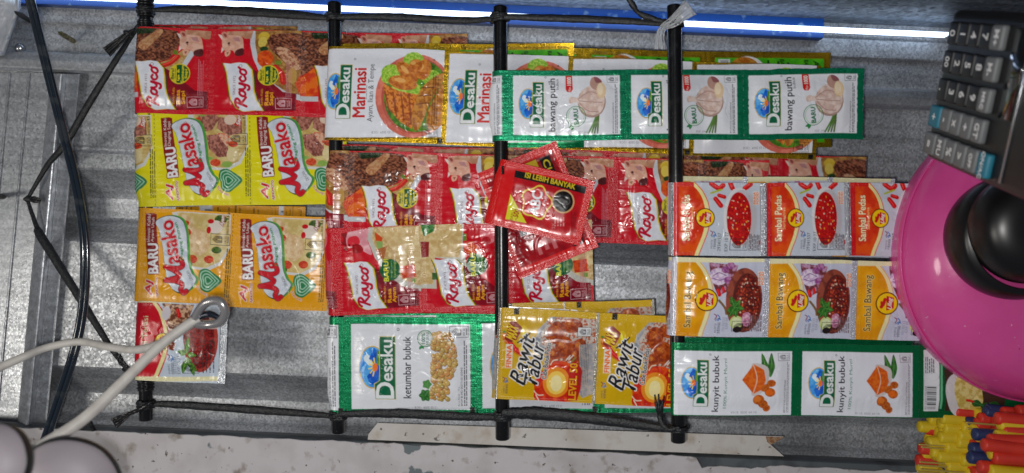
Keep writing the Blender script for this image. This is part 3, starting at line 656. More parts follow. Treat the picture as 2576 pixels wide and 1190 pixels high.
def bawang():
    c = Cv(234, 198, (208, 210, 226)); c.f = aff(60, 605, .368, .02)
    c.poly([(280, 640), (480, 660), (420, 830), (340, 870), (290, 750)], (120, 60, 66), tex=((200, 160, 190), 8, .4, .6)); c.ell(345, 735, 66, 58, (206, 180, 214), tex=((240, 226, 240), 7, .4, .6)); c.stroke([(300, 735), (345, 710), (395, 730)], 5, (120, 84, 140)); c.stroke([(300, 745), (350, 760), (398, 742)], 5, (120, 84, 140))
    for x, y in ((390, 690), (430, 660), (405, 760)): c.ell(x, y, 26, 24, (150, 84, 140), tex=((190, 140, 180), 5, .4, .6))
    chili(c, [(340, 830), (350, 860)], 26); chili(c, [(375, 815), (380, 840)], 20); c.stroke([(350, 900), (390, 950), (400, 990)], 16, (130, 104, 70))
    c.poly([(50, 600), (180, 605), (250, 690), (278, 800), (276, 920), (210, 1150), (50, 1150)], (232, 172, 16), tex=((222, 156, 14), 30, .4, .7)); c.stroke([(170, 605), (240, 690), (284, 810), (280, 930), (222, 1150)], 24, (242, 234, 186)); c.stroke([(188, 605), (256, 690), (302, 810), (298, 930), (240, 1150)], 5, (226, 170, 40))
    c.ell(522, 900, 128, 222, (156, 84, 66), tex=((122, 60, 50), 14, .4, .6)); c.ell(540, 905, 100, 190, (96, 44, 40)); chunky(c, 548, 905, 88, 180, (150, 56, 40), (84, 28, 24), 90, (206, 100, 60))
    c.ell(470, 1050, 46, 46, (206, 216, 150)); c.ell(470, 1050, 34, 34, (226, 234, 190)); c.ell(540, 1030, 36, 50, (196, 130, 160), tex=((226, 190, 206), 5, .4, .6)); c.ell(480, 1100, 30, 22, (40, 22, 22))
    for a, l in ((-110, 80), (-50, 60), (10, 66), (80, 70), (150, 60), (120, 80)): leaf(c, 455, 945, l, 20, a, (76, 134, 54), ((44, 96, 36), 3, .4, .6))
    c.text('Sambal Bawang', 112, 704, 172, 1086, (92, 48, 30), bold=.4, out=[((246, 226, 150), 1.1)]); uleg(c, 262, 895, 78); wonder(c, 318, 1060, 1.1); finna(c, 618, 708, 656, 795)
    c.text('10130133', 372, 1015, 392, 1110, (150, 154, 172)); c.text('EXP 08', 396, 1015, 414, 1095, (150, 154, 172)); halal(c, 442, 1042, 566, 1112, (36, 34, 34)); c.lines(560, 1000, 650, 1115, 7, (120, 96, 96), fillr=.6)
    c.rect(50, 598, 700, 640, (240, 234, 196)); c.rect(656, 600, 700, 1150, (206, 206, 216), foil=.4); return c

GF = dict(foil=.55)
GREEN = (14, 138, 92)
def seedpile(c, x0, y0, x1, y1, n, rg):
    for i in range(n):
        t = rg.random(); y = y0 + (y1 - y0) * t; m = (x0 + x1) / 2 + 20 * math.sin(t * 5); hw = (x1 - x0) / 2 * (.35 + .65 * math.sin(min(t * 1.25 + .15, 1) * 2.6))
        x = m + rg.uniform(-hw, hw); r = rg.uniform(13, 20)
        c.ell(x + 3, y + 3, r, r, (112, 82, 40)); c.ell(x, y, r, r, (rg.randint(188, 212), rg.randint(152, 172), 100)); c.ell(x - r * .3, y - r * .3, r * .4, r * .35, (232, 208, 152))
def ketumbar():
    c = Cv(332, 243, GREEN, foil=.55); c.f = aff(190, 66, .3507, -.008)
    c.rect(236, 114, 1092, 726, (236, 238, 244)); desaku(c, 300, 180, 582, 664); c.text('ketumbar bubuk', 612, 200, 668, 642, (42, 40, 44), bold=.35)
    c.ring(772, 212, 54, 58, 6, (40, 130, 84)); c.ring(772, 212, 44, 48, 3, (150, 180, 100)); c.text('100%', 745, 175, 772, 250, (20, 110, 70), bold=.4); c.text('MURNI', 778, 168, 800, 256, (20, 110, 70), bold=.2); leaf(c, 745, 265, 30, 10, 120, (40, 130, 70)); leaf(c, 745, 265, 28, 9, 50, (40, 130, 70))
    for a in range(0, 360, 60): leaf(c, 770, 620, 48, 24, a, (70, 128, 64), ((46, 100, 46), 3, .4, .6))
    for a in range(0, 360, 72): leaf(c, 782, 540, 36, 18, a, (80, 140, 70))
    seedpile(c, 800, 175, 975, 650, 230, random.Random(4))
    halal(c, 946, 126, 1080, 205, (60, 60, 64)); c.text('BPOM RI MD 043771001600440', 1022, 420, 1038, 700, (50, 50, 54), bold=.15); c.text('Berat Bersih : 15 g', 1004, 560, 1018, 700, (60, 60, 64)); c.lines(1044, 230, 1072, 700, 2, (90, 90, 96))
    c.text('13 03 2029  13CB', 690, 702, 850, 720, (120, 120, 126), rot=180); c.rect(1086, 710, 1122, 760, (10, 14, 12)); c.rect(150, 725, 200, 770, (10, 14, 12)); return c
def ketumbar_back():
    c = Cv(330, 243, GREEN, foil=.6); c.rect(20, 16, 312, 226, (24, 120, 80)); return c
def green_back():
    c = Cv(300, 178, (14, 128, 84), foil=.6); c.rect(16, 14, 284, 164, (24, 120, 80)); return c
def kunyit():
    c = Cv(304, 183, (12, 120, 76), foil=.5); c.f = aff(1040, 318, .3788, 0)
    c.rect(1064, 370, 1800, 796, (236, 238, 245)); desaku(c, 1110, 412, 1292, 746); c.text('kunyit bubuk', 1300, 396, 1352, 772, (40, 38, 44), bold=.35); c.text('100% Kunyit Murni', 1370, 416, 1396, 748, (20, 128, 80), bold=.2)
    leaf(c, 1640, 545, 165, 22, -100, (78, 130, 60), ((54, 104, 46), 4, .4, .6)); leaf(c, 1660, 540, 160, 22, -86, (70, 124, 56), ((50, 98, 44), 4, .4, .6))
    c.poly([(1545, 450), (1640, 470), (1650, 560), (1610, 640), (1545, 658), (1560, 550)], (214, 206, 204), sm=True)
    c.poly([(1484, 556), (1556, 452), (1620, 490), (1632, 560), (1612, 620), (1556, 650)], (224, 122, 40), tex=((206, 96, 26), 5, .35, .65)); c.stroke([(1552, 452), (1578, 550), (1552, 652)], 6, (232, 200, 180))
    for x, y, rx, ry, r in ((1668, 580, 28, 24, 0), (1630, 610, 30, 22, -40), (1660, 640, 34, 30, 10), (1590, 690, 36, 34, 0), (1620, 720, 34, 28, 40), (1645, 750, 22, 24, 40)): c.ell(x, y, rx, ry, (206, 118, 44), rot=r, tex=((168, 84, 28), 4, .4, .7))
    c.ell(1655, 640, 22, 20, (226, 116, 36)); c.ell(1582, 684, 22, 20, (222, 130, 56))
    for q in range(4): c.stroke([(1600 + q * 14, 735 + q * 8), (1625 + q * 12, 705 + q * 10)], 3, (150, 80, 30), sm=False)
    halal(c, 1712, 382, 1786, 432, (70, 70, 74)); c.text('BPOM RI MD 043771000700440', 1752, 560, 1764, 780, (50, 50, 54), bold=.1); c.lines(1768, 440, 1784, 780, 2, (100, 100, 106)); c.text('01 09 2020  011A', 1420, 770, 1584, 784, (130, 130, 136), rot=180); return c
def kunyit_back():
    c = Cv(300, 183, (16, 104, 62), foil=.35); c.f = aff(1840, 318, .3788, 0)
    c.rect(1872, 350, 1968, 756, (226, 228, 232)); c.lines(1880, 396, 1940, 505, 5, (70, 74, 76))
    y = 590; rg = random.Random(8)
    while y < 745:
        h = rg.choice([2, 2, 4, 6]); c.rect(1894, y, 1950, y + h, (30, 30, 32)); y += h + rg.choice([2, 3, 5])
    c.text('8997011093156', 1880, 590, 1891, 745, (60, 60, 62), rot=-90); c.rect(1974, 380, 1988, 740, (120, 190, 150))
    c.poly([(2000, 480), (2100, 420), (2400, 480), (2400, 760), (2010, 755)], (74, 52, 44)); c.ell(2110, 660, 95, 160, (222, 220, 222), rot=-18); c.ell(2160, 640, 90, 150, (196, 176, 100), rot=-14, tex=((226, 212, 150), 8, .4, .6))
    for x, y in ((2180, 690), (2240, 710), (2300, 700)): leaf(c, x, y, 80, 24, 20, (50, 96, 46))
    chili(c, [(2150, 680), (2190, 690)], 16); return c
def garlic():
    c = Cv(297, 177, (16, 132, 96), foil=.6); c.f = aff(1405, 533, .3355, 0)
    c.rect(1446, 574, 2246, 1018, (236, 238, 244)); desaku(c, 1490, 606, 1692, 970); c.text('bawang putih', 1710, 594, 1776, 992, (44, 42, 46), bold=.35); c.text('bubuk', 1766, 594, 1786, 682, (60, 58, 62), bold=.1)
    c.poly([(1838, 574), (1888, 574), (1892, 680), (1878, 700), (1848, 698), (1838, 680)], (206, 44, 40)); c.text('1000', 1850, 585, 1880, 648, (246, 236, 230), bold=.5); c.text('Rp.', 1858, 656, 1880, 692, (246, 236, 230), bold=.1)
    for i in range(4): c.stroke([(2085, 820), (2050 + i * 10, 920), (2010 + i * 22, 1005)], 13, (96, 140 - i * 8, 66))
    c.ell(2032, 775, 105, 118, (178, 152, 144)); c.poly([(1860, 750), (1880, 735), (1930, 740), (1960, 690), (2030, 650), (2100, 680), (2130, 760), (2100, 850), (2030, 876), (1960, 840), (1925, 780), (1870, 785)], (214, 188, 178), sm=True, tex=((234, 216, 208), 10, .35, .65))
    for p in ([(1930, 755), (2010, 700), (2090, 720)], [(1935, 765), (2020, 775), (2110, 780)], [(1940, 780), (2000, 840), (2080, 850)]): c.stroke(p, 6, (180, 148, 142))
    c.poly([(2035, 590), (2075, 585), (2110, 620), (2090, 680), (2045, 680), (2020, 640)], (196, 160, 148), sm=True); c.poly([(2050, 588), (2080, 588), (2110, 620), (2070, 630)], (150, 100, 104), sm=True); c.ell(2104, 690, 36, 62, (232, 208, 176)); c.ell(2096, 680, 22, 44, (244, 226, 200))
    c.ring(1914, 882, 72, 76, 5, (40, 130, 84)); c.ring(1914, 882, 60, 64, 3, (130, 190, 110)); c.text('BARU', 1898, 826, 1930, 940, (20, 116, 76), ang=-4, bold=.7); leaf(c, 1890, 950, 36, 12, 100, (40, 130, 70)); leaf(c, 1890, 955, 34, 11, 160, (40, 130, 70))
    halal(c, 2150, 580, 2232, 626, (80, 80, 84)); c.text('BPOM RI MD 043771000900440', 2188, 780, 2200, 1010, (50, 50, 54), bold=.1); c.lines(2206, 640, 2228, 1010, 2, (110, 110, 114)); c.text('MAY 2020', 1930, 992, 2010, 1008, (130, 130, 136), rot=180); return c
GOLD = (176, 146, 40)
def marinasi():
    c = Cv(312, 236, GOLD, foil=.85); c.f = aff(50, 355, .3355, .04)
    c.rect(58, 376, 950, 1042, (236, 238, 245)); c.rect(40, 372, 958, 378, (150, 120, 40), foil=.5); desaku(c, 70, 482, 290, 915)
    c.text('Marinasi', 286, 528, 376, 892, (196, 38, 38), bold=1.0); c.text('Ayam, Ikan & Tempe', 394, 496, 446, 928, (44, 42, 46), bold=.25); c.lines(380, 655, 388, 765, 1, (120, 120, 124))
    c.ell(740, 735, 290, 312, (206, 116, 100), tex=((226, 140, 122), 20, .4, .6)); c.ell(752, 735, 258, 284, (190, 100, 84)); c.ell(760, 735, 246, 272, (104, 150, 44), tex=((70, 116, 30), 8, .4, .6))
    for x, y, r in ((560, 560, 60), (640, 680, 60), (720, 470, 64), (740, 700, 50), (860, 600, 60), (540, 600, 44)): c.ell(x, y, r * 1.2, r, (136, 186, 60), tex=((196, 220, 110), 4, .4, .6))
    c.poly([(500, 640), (620, 700), (770, 730), (750, 860), (730, 985), (640, 930), (540, 820)], (226, 148, 70), tex=((166, 88, 36), 5, .42, .62))
    for q in range(4): c.stroke([(520 + q * 60, 700 + q * 10), (560 + q * 55, 860 + q * 30)], 12, (120, 58, 28), op=.6)
    for x, y, rx, ry, r in ((650, 640, 110, 52, 12), (680, 560, 105, 50, 45), (800, 540, 56, 80, 10), (740, 510, 50, 50, 0)): c.ell(x, y, rx, ry, (218, 148, 74), rot=r, tex=((180, 104, 46), 6, .4, .7)); c.ell(x - 20, y - 20, rx * .4, ry * .3, (236, 184, 116), rot=r)
    c.poly([(740, 980), (730, 860), (780, 700), (860, 610), (940, 560), (960, 600), (870, 760), (820, 900), (780, 985)], (208, 150, 76), sm=True, tex=((166, 106, 48), 6, .4, .65))
    c.poly([(850, 980), (840, 880), (890, 740), (960, 640), (965, 900), (900, 990)], (212, 152, 80), sm=True, tex=((168, 104, 50), 6, .4, .65))
    for q in range(3): c.stroke([(760 + q * 10, 800 - q * 60), (850 + q * 15, 790 - q * 60)], 6, (110, 60, 30), sm=False)
    c.rect(951, 340, 1000, 1080, GOLD, foil=.85); halal(c, 806, 965, 922, 1036, (70, 50, 44)); c.text('12,5 g', 858, 455, 882, 540, (60, 50, 44), bold=.2); c.lines(866, 560, 920, 950, 3, (90, 70, 54), fillr=.25); c.text('12 03 2029  12CB', 428, 998, 596, 1014, (130, 130, 136), rot=180)
    c.rect(40, 1046, 1000, 1052, (90, 70, 20), foil=.8); c.rect(920, 1054, 960, 1090, (10, 10, 10)); return c
def marinasi_back():
    c = Cv(312, 240, GOLD, foil=.85); c.text('Marinasi', 26, 4, 62, 13, (60, 46, 14), rot=0); c.text('ADALAH MEREK DAGANG TERDAFTAR DAN DILINDUNGI UNDANG-UNDANG', 66, 8, 300, 13, (84, 66, 20), rot=0)
    c.rect(22, 16, 296, 228, (96, 190, 40), tex=((76, 170, 36), 20, .4, .6)); c.rect(30, 20, 60, 76, (232, 234, 236))
    for q in range(12): c.rect(36, 24 + q * 4, 56, 24 + q * 4 + random.Random(q).choice([1, 2, 3]), (30, 30, 30))
    c.ell(104, 46, 42, 34, (238, 238, 236)); c.ell(96, 42, 36, 28, (206, 150, 66), tex=((176, 110, 40), 6, .4, .6)); c.lines(150, 22, 262, 200, 9, (24, 60, 20), fillr=.45, seed=6); c.text('BAHAN', 186, 20, 196, 60, (20, 50, 16), rot=-90, bold=.3); c.text('BAHAN', 246, 20, 256, 60, (20, 50, 16), rot=-90, bold=.3); c.text('AYAM', 270, 22, 284, 82, (20, 40, 16), rot=-90, bold=.6); return c
def rawit():
    c = Cv(247, 230, (208, 172, 12)); c.f = aff(75, 95, .2597, .03); rg = random.Random(3)
    c.poly([(560, 180), (1040, 190), (1030, 900), (900, 960), (700, 700), (560, 500), (400, 470), (440, 300)], (150, 156, 166), tex=((190, 186, 186), 10, .4, .6)); c.poly([(480, 440), (470, 340), (540, 220), (640, 180), (1030, 190), (1010, 560), (640, 640)], (206, 196, 188), tex=((176, 90, 50), 4, .5, .62))
    for x, y, rx, ry in ((620, 330, 80, 110), (700, 470, 90, 110), (850, 470, 70, 90), (760, 260, 110, 70), (600, 560, 70, 80), (820, 560, 60, 90)): c.ell(x, y, rx, ry, (188, 96, 40), tex=((140, 56, 22), 5, .35, .65)); c.ell(x - 20, y - 30, rx * .4, ry * .3, (214, 140, 70), tex=((180, 90, 40), 3, .4, .6))
    c.poly([(840, 440), (1010, 420), (1020, 900), (900, 950), (860, 700)], (168, 166, 170), tex=((196, 186, 180), 8, .4, .6))
    chili(c, [(110, 360), (190, 470), (280, 530)], 60, (206, 120, 40)); chili(c, [(150, 400), (240, 500), (300, 540)], 40, (200, 40, 40)); chili(c, [(300, 300), (330, 420), (300, 500)], 70, (226, 196, 40)); c.stroke([(85, 330), (120, 330)], 20, (90, 140, 50))
    c.poly([(440, 780), (560, 640), (660, 600), (760, 620), (870, 660), (880, 760), (820, 980), (470, 1000), (430, 880)], (196, 44, 24), sm=True, tex=((222, 90, 30), 14, .4, .65)); c.ell(640, 810, 130, 150, (232, 150, 50)); c.ell(640, 815, 95, 115, (246, 212, 110)); c.ell(640, 820, 56, 80, (250, 236, 180))
    for p in ([(575, 640), (600, 600), (640, 590)], [(430, 900), (470, 940), (520, 940)], [(480, 990), (450, 940)]): c.stroke(p, 10, (244, 226, 206))
    c.poly([(160, 235), (215, 222), (290, 290), (240, 400), (180, 432), (120, 400)], (142, 40, 28)); c.text('MAXX', 142, 255, 240, 412, (236, 206, 60), ang=10, bold=.7, shear=.2)
    c.rect(136, 448, 204, 680, (240, 232, 220)); c.text('FINNA', 146, 456, 194, 672, (232, 118, 30), bold=.8)
    BK = (28, 24, 26); ou = [((242, 240, 240), 2.6)]
    c.text('Rawit', 228, 345, 372, 830, BK, ang=12, bold=.9, shear=.12, out=ou); c.text('Tabur', 352, 420, 488, 830, BK, ang=8, bold=.9, shear=.12, out=ou)
    c.stroke([(262, 800), (330, 830)], 26, BK); c.stroke([(250, 430), (330, 370), (372, 325)], 14, BK); c.stroke([(350, 650), (400, 800), (440, 835)], 14, BK)
    c.text('Cabe Bubuk Pedas', 508, 430, 556, 780, BK, ang=5, bold=.4, out=[((244, 240, 238), 1.2)])
    c.poly([(752, 980), (756, 690), (720, 690), (780, 610), (830, 600), (884, 700), (880, 860), (850, 985)], (190, 36, 24)); c.text('LEVEL 50', 764, 620, 836, 982, (236, 170, 40), bold=.8, out=[((120, 14, 14), 1.0)]); c.stroke([(725, 590), (760, 545)], 8, (240, 236, 230)); c.stroke([(750, 590), (790, 540)], 8, (240, 236, 230)); c.stroke([(780, 600), (815, 560)], 10, (130, 150, 60))
    halal(c, 824, 272, 952, 356, (40, 40, 44), (236, 236, 238)); c.lines(850, 370, 945, 830, 6, (70, 60, 60), fillr=.3); wonder(c, 124, 850, 1.3)
    c.rect(60, 80, 1050, 178, (214, 178, 20)); c.rect(198, 95, 250, 160, (40, 34, 20)); c.rect(998, 80, 1060, 1100, (186, 182, 172), foil=.6); c.rect(60, 80, 100, 1000, (206, 168, 14)); return c
def kecap():
    c = Cv(257, 166, (206, 32, 34)); c.f = lambda x, y, g=rotf(20, 195, .3138, 13.8): (g(x, y)[0] + 13, g(x, y)[1])
    c.poly([(130, 290), (700, 425), (600, 810), (60, 690)], (176, 20, 34), tex=((196, 28, 40), 16, .4, .7))
    c.poly([(130, 288), (708, 425), (694, 482), (120, 345)], (22, 18, 18)); c.text('ISI LEBIH BANYAK', 205, 355, 622, 398, (222, 200, 50), rot=0, ang=13.8, bold=.6)
    lob = [(300 + 120 * math.cos(a) * (1 + .12 * math.cos(5 * a)), 550 + 132 * math.sin(a) * (1 + .10 * math.cos(5 * a))) for a in [i * math.pi / 20 for i in range(40)]]
    c.poly(lob, (232, 214, 90)); c.poly([(300 + (x - 300) * .9, 550 + (y - 550) * .9) for x, y in lob], (192, 22, 38)); c.text('ABC', 250, 460, 332, 650, (236, 240, 244), ang=13, bold=1.1); c.text('KECAP MANIS', 352, 462, 376, 660, (226, 226, 230), ang=14, bold=.25)
    c.ell(516, 543, 92, 95, (214, 176, 130)); c.ell(516, 543, 80, 83, (18, 12, 12)); c.stroke([(560, 510), (570, 545), (545, 570), (515, 560)], 10, (84, 74, 74))
    c.poly([(90, 480), (48, 680), (220, 716)], (218, 214, 60)); c.text('BARU', 92, 610, 114, 690, (150, 30, 20), ang=12, bold=.2); c.text('500', 118, 600, 158, 665, (160, 30, 20), ang=12, bold=.5); c.text('Rp', 132, 650, 152, 690, (160, 30, 20), ang=12)
    c.text('2X', 425, 715, 450, 760, (226, 150, 150)); c.lines(440, 660, 530, 740, 4, (226, 160, 160)); c.lines(580, 620, 625, 790, 4, (130, 16, 26)); c.rect(16, 250, 40, 320, (20, 14, 14)); return c
def kecap_back():
    c = Cv(203, 287, (210, 34, 36)); c.f = rotf(-100, 305, .3138, -22.2); g = c.f; c.f = lambda x, y: (x, y)
    c.rect(14, 22, 186, 262, (166, 18, 34), tex=((146, 14, 30), 18, .4, .7)); c.rect(150, 26, 176, 264, (22, 18, 18)); c.text('CUKUP 1 PORSI', 155, 34, 171, 250, (220, 200, 60), rot=-90, bold=.6)
    c.rect(86, 24, 142, 190, (206, 176, 52)); c.lines(90, 30, 138, 186, 6, (110, 70, 20)); c.lines(30, 60, 80, 200, 6, (110, 12, 24)); c.rect(40, 130, 60, 190, (226, 226, 230))
    for q in range(14): c.rect(40, 134 + q * 4, 58, 134 + q * 4 + random.Random(q).choice([1, 2, 3]), (40, 40, 44))
    c.ell(138, 212, 18, 18, (226, 226, 224)); c.ell(138, 212, 14, 14, (164, 104, 52), tex=((120, 70, 34), 3, .4, .6)); c.lines(60, 205, 118, 250, 3, (206, 120, 124)); return c

for k_, f_ in dict(royco_a=royco_a, royco_b=royco_b, rayam_c=rayam_c, rayam_d=rayam_d, masako_s=lambda: masako(False), masako_a=lambda: masako(True), masako_back=masako_back, terasi=terasi, pedas=pedas, bawang=bawang,
                   ketumbar=ketumbar, ketumbar_back=ketumbar_back, green_back=green_back, kunyit=kunyit, kunyit_back=kunyit_back, garlic=garlic, marinasi=marinasi, marinasi_back=marinasi_back, rawit=rawit, kecap=kecap, kecap_back=kecap_back).items():
    PR[k_] = f_()

# ------------------------------------------------------------------ printed film
def film_material(name, rough, crimp, coat):
    m = bpy.data.materials.new(name); m.use_nodes = True
    nt = m.node_tree; b = nt.nodes['Principled BSDF']; N = nt.nodes.new; L = nt.links.new
    at = N('ShaderNodeVertexColor'); at.layer_name = 'print'; L(at.outputs['Color'], b.inputs['Base Color'])
    L(at.outputs['Alpha'], b.inputs['Metallic'])
    tc = N('ShaderNodeTexCoord'); n = N('ShaderNodeTexNoise'); n.inputs['Scale'].default_value = 160; n.inputs['Detail'].default_value = 3
    L(tc.outputs['Object'], n.inputs['Vector'])
    mr = N('ShaderNodeMapRange'); mr.inputs[1].default_value = .3; mr.inputs[2].default_value = .7; mr.inputs[3].default_value = rough - .07; mr.inputs[4].default_value = rough + .10
    L(n.outputs['Fac'], mr.inputs[0]); L(mr.outputs[0], b.inputs['Roughness'])
    se = N('ShaderNodeAttribute'); se.attribute_name = 'seal'
    w1 = N('ShaderNodeTexWave'); w1.bands_direction = 'X'; w1.inputs['Scale'].default_value = 300; w1.inputs['Distortion'].default_value = 3.5; w1.inputs['Detail Scale'].default_value = 3
    w2 = N('ShaderNodeTexWave'); w2.bands_direction = 'Y'; w2.inputs['Scale'].default_value = 270; w2.inputs['Distortion'].default_value = 3.5; w2.inputs['Detail Scale'].default_value = 3
    for w in (w1, w2): L(tc.outputs['Object'], w.inputs['Vector'])
    mu = N('ShaderNodeMath'); mu.operation = 'MULTIPLY'; L(w1.outputs['Fac'], mu.inputs[0]); L(w2.outputs['Fac'], mu.inputs[1])
    m2 = N('ShaderNodeMath'); m2.operation = 'MULTIPLY'; L(mu.outputs[0], m2.inputs[0]); L(se.outputs['Fac'], m2.inputs[1])
    m3 = N('ShaderNodeMath'); m3.operation = 'MULTIPLY_ADD'; L(n.outputs['Fac'], m3.inputs[0]); m3.inputs[1].default_value = .2; L(m2.outputs[0], m3.inputs[2])
    bp = N('ShaderNodeBump'); bp.inputs['Strength'].default_value = crimp; bp.inputs['Distance'].default_value = .00035
    L(m3.outputs[0], bp.inputs['Height']); L(bp.outputs[0], b.inputs['Normal'])
    b.inputs['Coat Weight'].default_value = coat; b.inputs['Coat Roughness'].default_value = .12
    return m
FILM = {'gloss': film_material('glossy_film', .22, .45, .0), 'satin': film_material('satin_film', .27, .24, .0)}

def blur1(a, r):
    r = max(int(r), 1)
    if r == 1: return a
    for ax in (0, 1):
        p = [(0, 0)] * a.ndim; p[ax] = (r // 2, r - r // 2)
        c = np.cumsum(np.pad(a, p, mode='edge'), axis=ax, dtype=np.float64)
        n = a.shape[ax]
        a = ((np.take(c, np.arange(r, r + n), axis=ax) - np.take(c, np.arange(0, n), axis=ax)) / r).astype(np.float32)
    return a
TRI = [0]
def grade(a):
    g = a.mean(-1, keepdims=True); return np.clip(g + (a - g) * 1.14, 0, 1) ** 1.07
def film(name, pk, s0, s1, rw, k, parent, sp=1.35, seed=0, amp=.35, bulge=1.8, mg=(14, 14, 12, 12), mat_='gloss', back=False, lean=0.0, ragged=.6, curl=0.0, tw=0.0, last=False):
    """One sachet of a strip. s0..s1 along the strip in V from the rod; s<0 bends over the rod of radius rw (m). back: hangs behind the rod."""
    cv = PR[pk]; w, h = s1 - s0, cv.h
    nx, ny = max(int(w / sp), 4), max(int(h / sp), 4)
    x = np.linspace(0, w, nx); y = np.linspace(0, h, ny); X, Y = np.meshgrid(x, y)
    l, r, t, b_ = mg
    ss = lambda v, e: np.clip(v / e, 0, 1) ** 2 * (3 - 2 * np.clip(v / e, 0, 1))
    ins = np.minimum(np.minimum(X - l, w - r - X), np.minimum(Y - t, h - b_ - Y))
    seal = (ins < 0).astype(np.float32)
    pf = ss(X - l, 42) * ss(w - r - X, 42) * ss(Y - t, 42) * ss(h - b_ - Y, 42)
    n1 = vnoise(ny, nx, 46 / sp, seed, 3) - .5; n2 = vnoise(ny, nx, 26 / sp, seed + 1, 3); n3 = vnoise(ny, nx, 70 / sp, seed + 2, 2)
    n4 = vnoise(ny, nx, 95 / sp, seed + 12, 2)
    crease = np.clip(1 - np.abs(n2 - .5) * 9, 0, 1) ** 2 * ss(n3 - .35, .3) + .9 * np.clip(1 - np.abs(n4 - .5) * 22, 0, 1)
    puck = (vnoise(ny, nx, 130 / sp, seed + 3, 2, .09) - .5) * np.exp(-np.abs(np.minimum(Y - t, h - b_ - Y) - 6) / 22.0) + (vnoise(ny, nx, 9 / sp, seed + 4, 2, 14) - .5) * np.exp(-np.abs(np.minimum(X - l, w - r - X) - 6) / 22.0)
    z = bulge * pf + amp * (1.6 * n1 * (.35 + .65 * pf) - .55 * crease * (.3 + pf) + 1.1 * puck) + .5 * (vnoise(ny, nx, 120 / sp, seed + 6, 1) - .5)
    z = np.maximum(z, -.15) * 1e-3
    # uneven edges
    ey = (vnoise(1, nx, 30 / sp, seed + 8, 3)[0] - .5) * 2 * ragged; ex = (vnoise(1, ny, 5 / sp, seed + 9, 2)[0] - .5) * 2 * ragged
    S = s0 + X + np.where(X > w / 2, (X / w) ** 8, -(1 - X / w) ** 8) * ex[:, None] * 1.0
    Yp = Y + ey[None] * (np.abs(2 * Y / h - 1) ** 6)
    s = S * k
    if back: px, pz, ax, az = s, np.full_like(s, -rw), 0 * s, np.ones_like(s)
    else:
        th = np.clip(-s / rw, 0, math.pi); over = np.maximum(-s - math.pi * rw, 0)
        px = np.where(s >= 0, s, -rw * np.sin(th) + over); pz = np.where(s >= 0, rw, rw * np.cos(th)); ax, az = -np.sin(th), np.cos(th)
    pz = pz + lean * np.maximum(px, 0) + curl * ss(np.maximum(S, 0), 900) * 1e-3
    ph = seed // 13 * 0 + parent.location.x * 300
    pz = pz + tw * (Yp - h / 2) * k * ss(np.maximum(S, 0), 260) * np.sin(S / 210 + ph)
    if last: pz = pz + 2.2e-3 * (X / w) ** 5 * (np.abs(2 * Y / h - 1) ** 3) * np.where(Y > h / 2, math.sin(ph * 3) * .5 + .6, math.cos(ph * 2) * .5 + .6)
    Yp = Yp + 1.1 * np.sin(S / 75 + ph) * ss(np.maximum(S, 0), 120)
    py = -(Yp - h / 2) * k
    co = np.stack([px + ax * z, py, pz + az * z], -1).reshape(-1, 3)
    # colour from the print, averaged over one mesh cell
    if not hasattr(cv, 'blur'): cv.blur = {}
    key = round(sp, 2)
    if key not in cv.blur: cv.blur[key] = (blur1(lin(grade(cv.a) * 255).astype(np.float32), round(sp * RES * .9)), blur1(cv.foil, round(sp * RES * .9)))
    A, F = cv.blur[key]
    iu = np.clip((X / w * cv.W).astype(int), 0, cv.W - 1); iv = np.clip((Y / h * cv.H).astype(int), 0, cv.H - 1)
    col = np.empty((ny, nx, 4), np.float32); col[..., :3] = A[iv, iu]; col[..., 3] = F[iv, iu]
    # inner face of the pouch, coarse
    st = 10; yi = np.unique(np.r_[np.arange(0, ny, st), ny - 1]); xi = np.unique(np.r_[np.arange(0, nx, max(st // 3, 2)), nx - 1])
    bx = np.stack([px - ax * 3e-4, py, pz - az * 3e-4], -1)[yi][:, xi].reshape(-1, 3)
    co = co.reshape(ny, nx, 3)
    def part(nm, r0, r1, inner, par, c_par):
        cg = co[r0:r1].reshape(-1, 3); n0 = len(cg); idx = np.arange(n0).reshape(r1 - r0, nx)
        q = np.stack([idx[:-1, :-1], idx[1:, :-1], idx[1:, 1:], idx[:-1, 1:]], -1).reshape(-1, 4)
        cc, sl = col[r0:r1].reshape(-1, 4), seal[r0:r1].ravel()
        if inner:
            bi = n0 + np.arange(len(bx)).reshape(len(yi), len(xi))
            qb = np.stack([bi[:-1, :-1], bi[:-1, 1:], bi[1:, 1:], bi[1:, :-1]], -1).reshape(-1, 4)
            cg = np.concatenate([cg, bx]); q = np.concatenate([q, qb]); sl = np.concatenate([sl, np.zeros(len(bx), np.float32)])
            cc = np.concatenate([cc, np.tile(np.array([[.55, .55, .56, .7]], np.float32), (len(bx), 1))])
        c0 = (cg.min(0) + cg.max(0)) / 2; cg = cg - c0
        me = bpy.data.meshes.new(nm); me.vertices.add(len(cg)); me.vertices.foreach_set('co', cg.astype(np.float32).ravel())
        nq = len(q); me.loops.add(nq * 4); me.loops.foreach_set('vertex_index', q.astype(np.int32).ravel())
        me.polygons.add(nq); me.polygons.foreach_set('loop_start', np.arange(0, nq * 4, 4, dtype=np.int32)); me.polygons.foreach_set('use_smooth', np.ones(nq, bool))
        me.update(calc_edges=True)
        me.attributes.new('print', 'FLOAT_COLOR', 'POINT').data.foreach_set('color', np.ascontiguousarray(cc).ravel())
        me.attributes.new('seal', 'FLOAT', 'POINT').data.foreach_set('value', np.ascontiguousarray(sl))
        me.materials.append(FILM[mat_]); TRI[0] += nq * 2
        o = link(nm, me, None, par); o.location = c0 - c_par
        return o, c0
    if sp >= 2: return part(name, 0, ny, True, parent, np.zeros(3))[0]
    a_, b2 = max(int(t / sp), 2), min(ny - int(b_ / sp), ny - 2)
